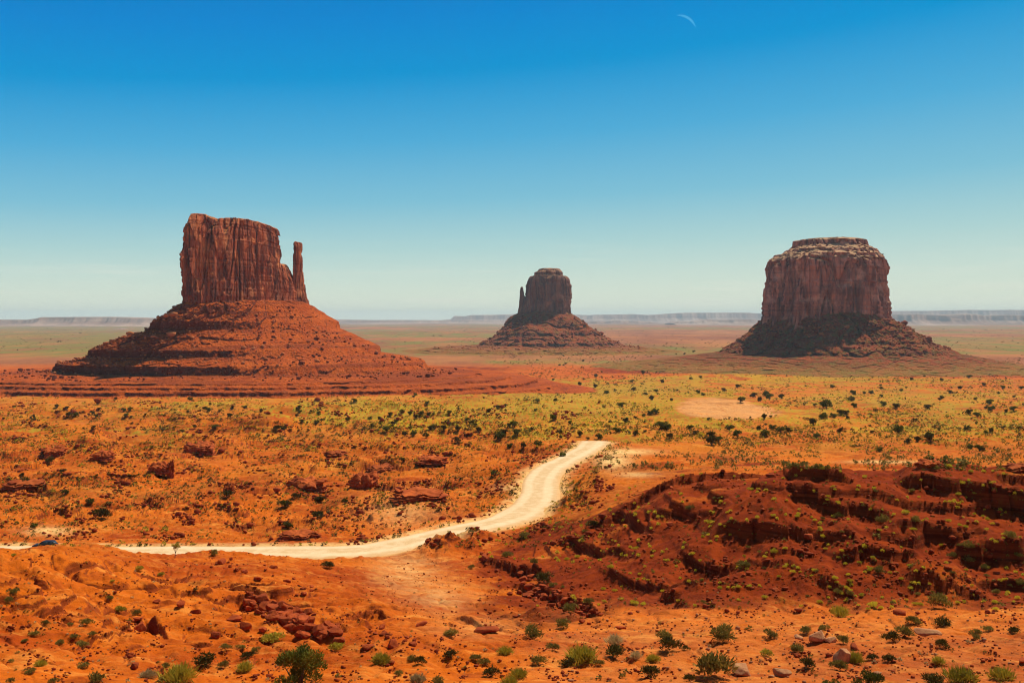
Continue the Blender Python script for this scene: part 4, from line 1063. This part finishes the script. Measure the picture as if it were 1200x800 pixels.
def field(n, f, wlo, whi, label, group, hf=1.0):
    k = 0
    while k < n:
        px, py = f()
        hit = ray_hit(px, py)
        if road_near(np.array([hit[0]]), np.array([hit[1]]))[0][0] < 8: continue
        boulder(px, py, wlo+(whi-wlo)*rng.random()**2.2, label, group, hf=hf, hit=hit); k += 1
def para(x0, y0, x1, y1, t):
    def f():
        a = rng.random(); return x0+(x1-x0)*a+rng.normal()*t*1.4, y0+(y1-y0)*a+rng.normal()*t
    return f
field(96, para(285, 705, 392, 742, 7), 6, 19, 'red boulder in the tumbled pile on the lower left hill', 'boulders of the left pile')
field(22, para(262, 660, 360, 690, 6), 4, 12, 'small red rock scattered above the boulder pile', 'rocks above the pile')
field(64, para(608, 690, 700, 722, 4), 5, 15, 'dark red boulder along the gully foot right of the middle', 'boulders along the gully')
field(30, para(565, 655, 640, 690, 10), 4, 12, 'broken red rock on the shaded slope of the gully', 'rocks in the gully')
field(20, para(430, 738, 510, 765, 5), 3, 10, 'red rock in the loose row near the bottom, left of the middle', 'rocks near the bottom')
def fslope():
    return 780+420*rng.random(), 555+160*rng.random()
field(36, fslope, 4, 10, 'fallen red block below the ledges of the dark slope', 'blocks on the slope')
# rubble past counting
def rubble(name, P, S, mat, seed):
    rs = np.random.default_rng(seed); protos = [rock_shape(seed*50+k, IV1, 7) for k in range(10)]; vs_, fs_ = [], []; o = 0
    for k in range(10):
        q = np.arange(k, len(P), 10)
        if not len(q): continue
        v = (protos[k][None]*S[q,None,None] + P[q,None,:]); fs_.append((IF1[None] + (np.arange(len(q))*len(protos[k]))[:,None,None] + o).reshape(-1, 3)); vs_.append(v.reshape(-1, 3)); o += v.size//3
    return tag(link(name, mesh_np(name, np.concatenate(vs_), np.concatenate(fs_), False), mat), kind='stuff')
P, S = scatter(5200, 640, 800, lambda D: .19, lambda px, py: np.clip(.25+1.1*noise2(px/28., py/14., 231), 0, 1)); rubble('rubble', P, S, RK_R, 21)
P, S = scatter(1500, 550, 720, lambda D: .42, lambda px, py: (px > 560)*np.clip(.2+1.2*noise2(px/32., py/14., 232), 0, 1)); rubble('rubble', P, S, RK_R, 22)
P, S = scatter(3000, 470, 640, lambda D: .5+.0020*D, lambda px, py: (px < 720)*np.clip(-.05+1.4*noise2(px/40., py/12., 233), 0, 1)); rubble('rubble', P, S*.8, RK_R, 23)
P, S = scatter(300, 700, 800, lambda D: .22, lambda px, py: (px > 600)*.6); rubble('rubble', P, S, RK_T, 24)
# loose blocks over the skirts of the buttes
def on_talus(o, D, n, size, zlo, zhi, seed, mat, label):
    me = o.data; nv = len(me.vertices); co = np.empty(nv*3, np.float32); me.vertices.foreach_get('co', co); co = co.reshape(-1, 3)
    sel = np.where((co[:,2] > zlo) & (co[:,2] < zhi) & (co[:,1] < 40))[0]; rs = np.random.default_rng(seed); q = rs.choice(sel, n)
    P = co[q].astype(float); P[:,1] += D
    rubble('rubble', P, size*np.exp(rs.normal(size=n)*.55)*.8, mat, seed)

TR_L = rock_mat('fallen_rock_light', (.62, .22, .07), (.42, .11, .03), (.20, .04, .012))
TR_D = rock_mat('fallen_rock_dark', (.30, .055, .014), (.19, .035, .011), (.10, .02, .008))
on_talus(tl, D1, 1900, 2.3, 44, 140, 61, TR_L, ''); on_talus(tl, D1, 1500, 2.8, 40, 150, 62, TR_D, '')
on_talus(t2, D2, 450, 5.5, 35, 135, 63, TR_D, ''); on_talus(t2, D2, 500, 5.0, 15, 120, 64, TR_L, '')
on_talus(t3, D3, 1000, 4.4, 47, 125, 65, TR_D, ''); on_talus(t3, D3, 700, 3.8, 47, 125, 66, TR_L, '')

# ------------------------------------------------------------------ rock outcrops with overhangs in the middle ground
def outcrop_mesh(seed):
    rs = np.random.default_rng(seed); nu, nv = 96, 34
    u = np.linspace(0, 2*math.pi, nu, endpoint=False)[:,None]; t = np.concatenate([np.linspace(-.25, 1, nv-8), np.ones(8)])[None,:]
    k = np.concatenate([np.ones(nv-8), np.linspace(.93, 0, 8)])[None,:]
    cu, su = np.cos(u), np.sin(u)
    prof = 1 - .28*np.clip(t, 0, 1)**2.5 - .16*np.exp(-((t-.3)/.12)**2) + .12*(t < 0)
    lay = .10*np.sign(noise2(t*4.5+seed, np.zeros_like(t), seed)+.05*noise2(u*2, t*3, seed))
    q = prof + lay + .42*noise2(cu*1.5+seed, su*1.5, seed) + .22*noise3(cu*3.3+seed, su*3.3, t*2+0*u, seed+1) + .12*noise3(cu*9, su*9, t*6+0*u, seed+2)
    q = q*k
    x = .5*cu*q; y = .40*su*q
    z = t + 0*u; topn = .34*noise2(x*3.2+seed, y*3.2, seed+4)+.18*noise2(x*9, y*9, seed+5) - .5*np.clip(.3-y*1.0, 0, 1)*0 + .55*y
    z = z + topn*sstep(.2, 1, t)
    return mesh_np('rock_outcrop', np.stack([x, y, z], -1).reshape(-1, 3), grid_faces(nu, nv, True), False)
OC = [(425,572,34,16,'low dark-fronted rock outcrop left of the road bend, biggest in the flats'),(445,553,34,7,'long thin ledge outcrop above the biggest dark-fronted one'),
 (200,560,10,17,'tall narrow rock knob standing out of the left flats'),(186,560,24,10,'low dark rock joined to the left foot of the narrow knob'),
 (62,534,30,9,'dark undercut ledge outcrop near the left border'),(122,538,26,8,'dark undercut ledge between the border ledge and the knob'),
 (236,530,36,10,'pale-topped flat outcrop right above the narrow knob'),(1088,549,30,9,'dark rounded outcrop on the crest of the right slope'),
 (392,537,30,6,'thin dark ledge left of the long ledge outcrop'),(505,542,34,6,'thin reddish ledge above the road at the middle'),
 (34,572,44,7,'flat layered ledge at the left border above the road'),(268,578,14,9,'small dark rock stack above the flats right of the knob'),
 (1192,553,34,8,'dark crest outcrop touching the right border'),(350,630,40,7,'layered flat rocks just above the road, left of the middle'),(360,574,44,12,'tilted slabby outcrop left of the biggest dark-fronted one'),
 (490,585,60,10,'broad broken rock shelf above the road bend')]
for k, (px, py, w_, h_, lab) in enumerate(OC):
    hit = ray_hit(px, py); me = outcrop_mesh(40+k); me.materials.append(RK_O); o = bpy.data.objects.new('rock_outcrop', me); col.objects.link(o)
    s = w_/PF*hit[3]; o.location = hit[:3]; o.scale = (s*.95, s*.85, h_/PF*hit[3]*.95); o.rotation_euler = (0, 0, random.uniform(-.4, .4)); tag(o, lab, 'rock')

# ------------------------------------------------------------------ the parked car behind the left hill
def car():
    import bmesh
    def prof(name, pts, hw, mat, parent, inset=0.0, bev=.06):
        bm = bmesh.new(); a = [bm.verts.new((x_, -hw+inset*(z_ > 1.0), z_)) for x_, z_ in pts]; b = [bm.verts.new((x_, hw-inset*(z_ > 1.0), z_)) for x_, z_ in pts]
        bm.faces.new(a); bm.faces.new(b[::-1])
        for i in range(len(pts)): bm.faces.new((a[i], b[i], b[(i+1) % len(pts)], a[(i+1) % len(pts)]))
        bmesh.ops.recalc_face_normals(bm, faces=bm.faces)
        if bev: bmesh.ops.bevel(bm, geom=bm.edges[:], offset=bev, segments=2, affect='EDGES', profile=.6)
        me = bpy.data.meshes.new(name); bm.to_mesh(me); bm.free(); return link(name, me, mat, parent)
    pm = NT('dark_blue_car_paint', .5, .25); pm.col((.008, .012, .025)); gm = NT('car_glass', .3, .3); gm.col((.03, .05, .06)); tm_ = NT('tyre_rubber', .9, .2); tm_.col((.02, .02, .02)); rm_ = NT('wheel_metal', .4, .6); rm_.col((.4, .4, .4))
    hm_ = NT('lamp_glass', .1, .6); hm_.col((.7, .7, .65))
    t = empty('parked_car')
    prof('body', [(-2.35,.35),(-2.4,.95),(-2.2,1.12),(-1.0,1.16),(1.1,1.14),(2.2,1.0),(2.4,.75),(2.35,.35)], .93, pm.m, t)
    prof('cabin', [(-2.15,1.1),(-1.85,1.62),(-1.6,1.76),(.1,1.78),(.45,1.68),(1.15,1.12)], .86, pm.m, t, .14, .05)
    for sgn in (-1, 1):
        for pts in ([(-1.95,1.17),(-1.72,1.6),(-.85,1.64),(-.85,1.17)], [(-.78,1.17),(-.78,1.64),(.15,1.64),(.85,1.17)]):
            v = [(x_, sgn*(.875-.19*(z_-1.1)/.66*.8 + .0), z_) for x_, z_ in pts]; v2 = [(a_, b_-sgn*.04, c_) for a_, b_, c_ in v]
            link('side_window', mesh_np('side_window', v+v2, [(0,1,2,3),(7,6,5,4),(0,4,5,1),(1,5,6,2),(2,6,7,3),(3,7,4,0)], False), gm.m, t)
    for nm, a_, b_ in (('windscreen', (1.10,1.18), (.52,1.65)), ('rear_window', (-2.13,1.18), (-1.90,1.58))):
        dx = .03 if a_[0] > 0 else -.03
        v = [(a_[0]+dx,-.76,a_[1]),(a_[0]+dx,.76,a_[1]),(b_[0]+dx,.68,b_[1]),(b_[0]+dx,-.68,b_[1])]; v2 = [(p[0]-dx*1.5, p[1], p[2]-.02) for p in v]
        link(nm, mesh_np(nm, v+v2, [(0,1,2,3),(7,6,5,4),(0,4,5,1),(1,5,6,2),(2,6,7,3),(3,7,4,0)], False), gm.m, t)
    def disc(name, r, w2, mat, parent, loc):
        n = 24; V = [(r*math.cos(2*math.pi*i/n), s_*w2, r*math.sin(2*math.pi*i/n)) for s_ in (-1, 1) for i in range(n)]; V += [(0,-w2,0),(0,w2,0)]
        F = [(i, (i+1) % n, n+(i+1) % n, n+i) for i in range(n)] + [(i, 2*n, 2*n, (i+1) % n) for i in range(0)]
        Tn = [((i+1) % n, i, 2*n) for i in range(n)] + [(n+i, n+(i+1) % n, 2*n+1) for i in range(n)]
        me = bpy.data.meshes.new(name); me.from_pydata(V, [], F+Tn); o = link(name, me, mat, parent); o.location = loc; return o
    for sx_ in (-1.45, 1.5):
        for sy_ in (-.84, .84):
            wl_ = disc('wheel', .36, .13, tm_.m, t, (sx_, sy_, .36)); disc('rim', .22, .14, rm_.m, wl_, (0, 0, 0))
    for sy_ in (-.65, .65): disc('headlight', .11, .12, hm_.m, t, (2.28, sy_, .82)).rotation_euler = (0, 0, R(90))
    return t
c_ = car(); cx_ = (53-CXP)/PF*210
c_.location = (cx_, 210, 77.6); c_.rotation_euler = (0, 0, R(183))
tag(c_, 'dark blue car half hidden behind the red hill crest at the left road end', 'car')
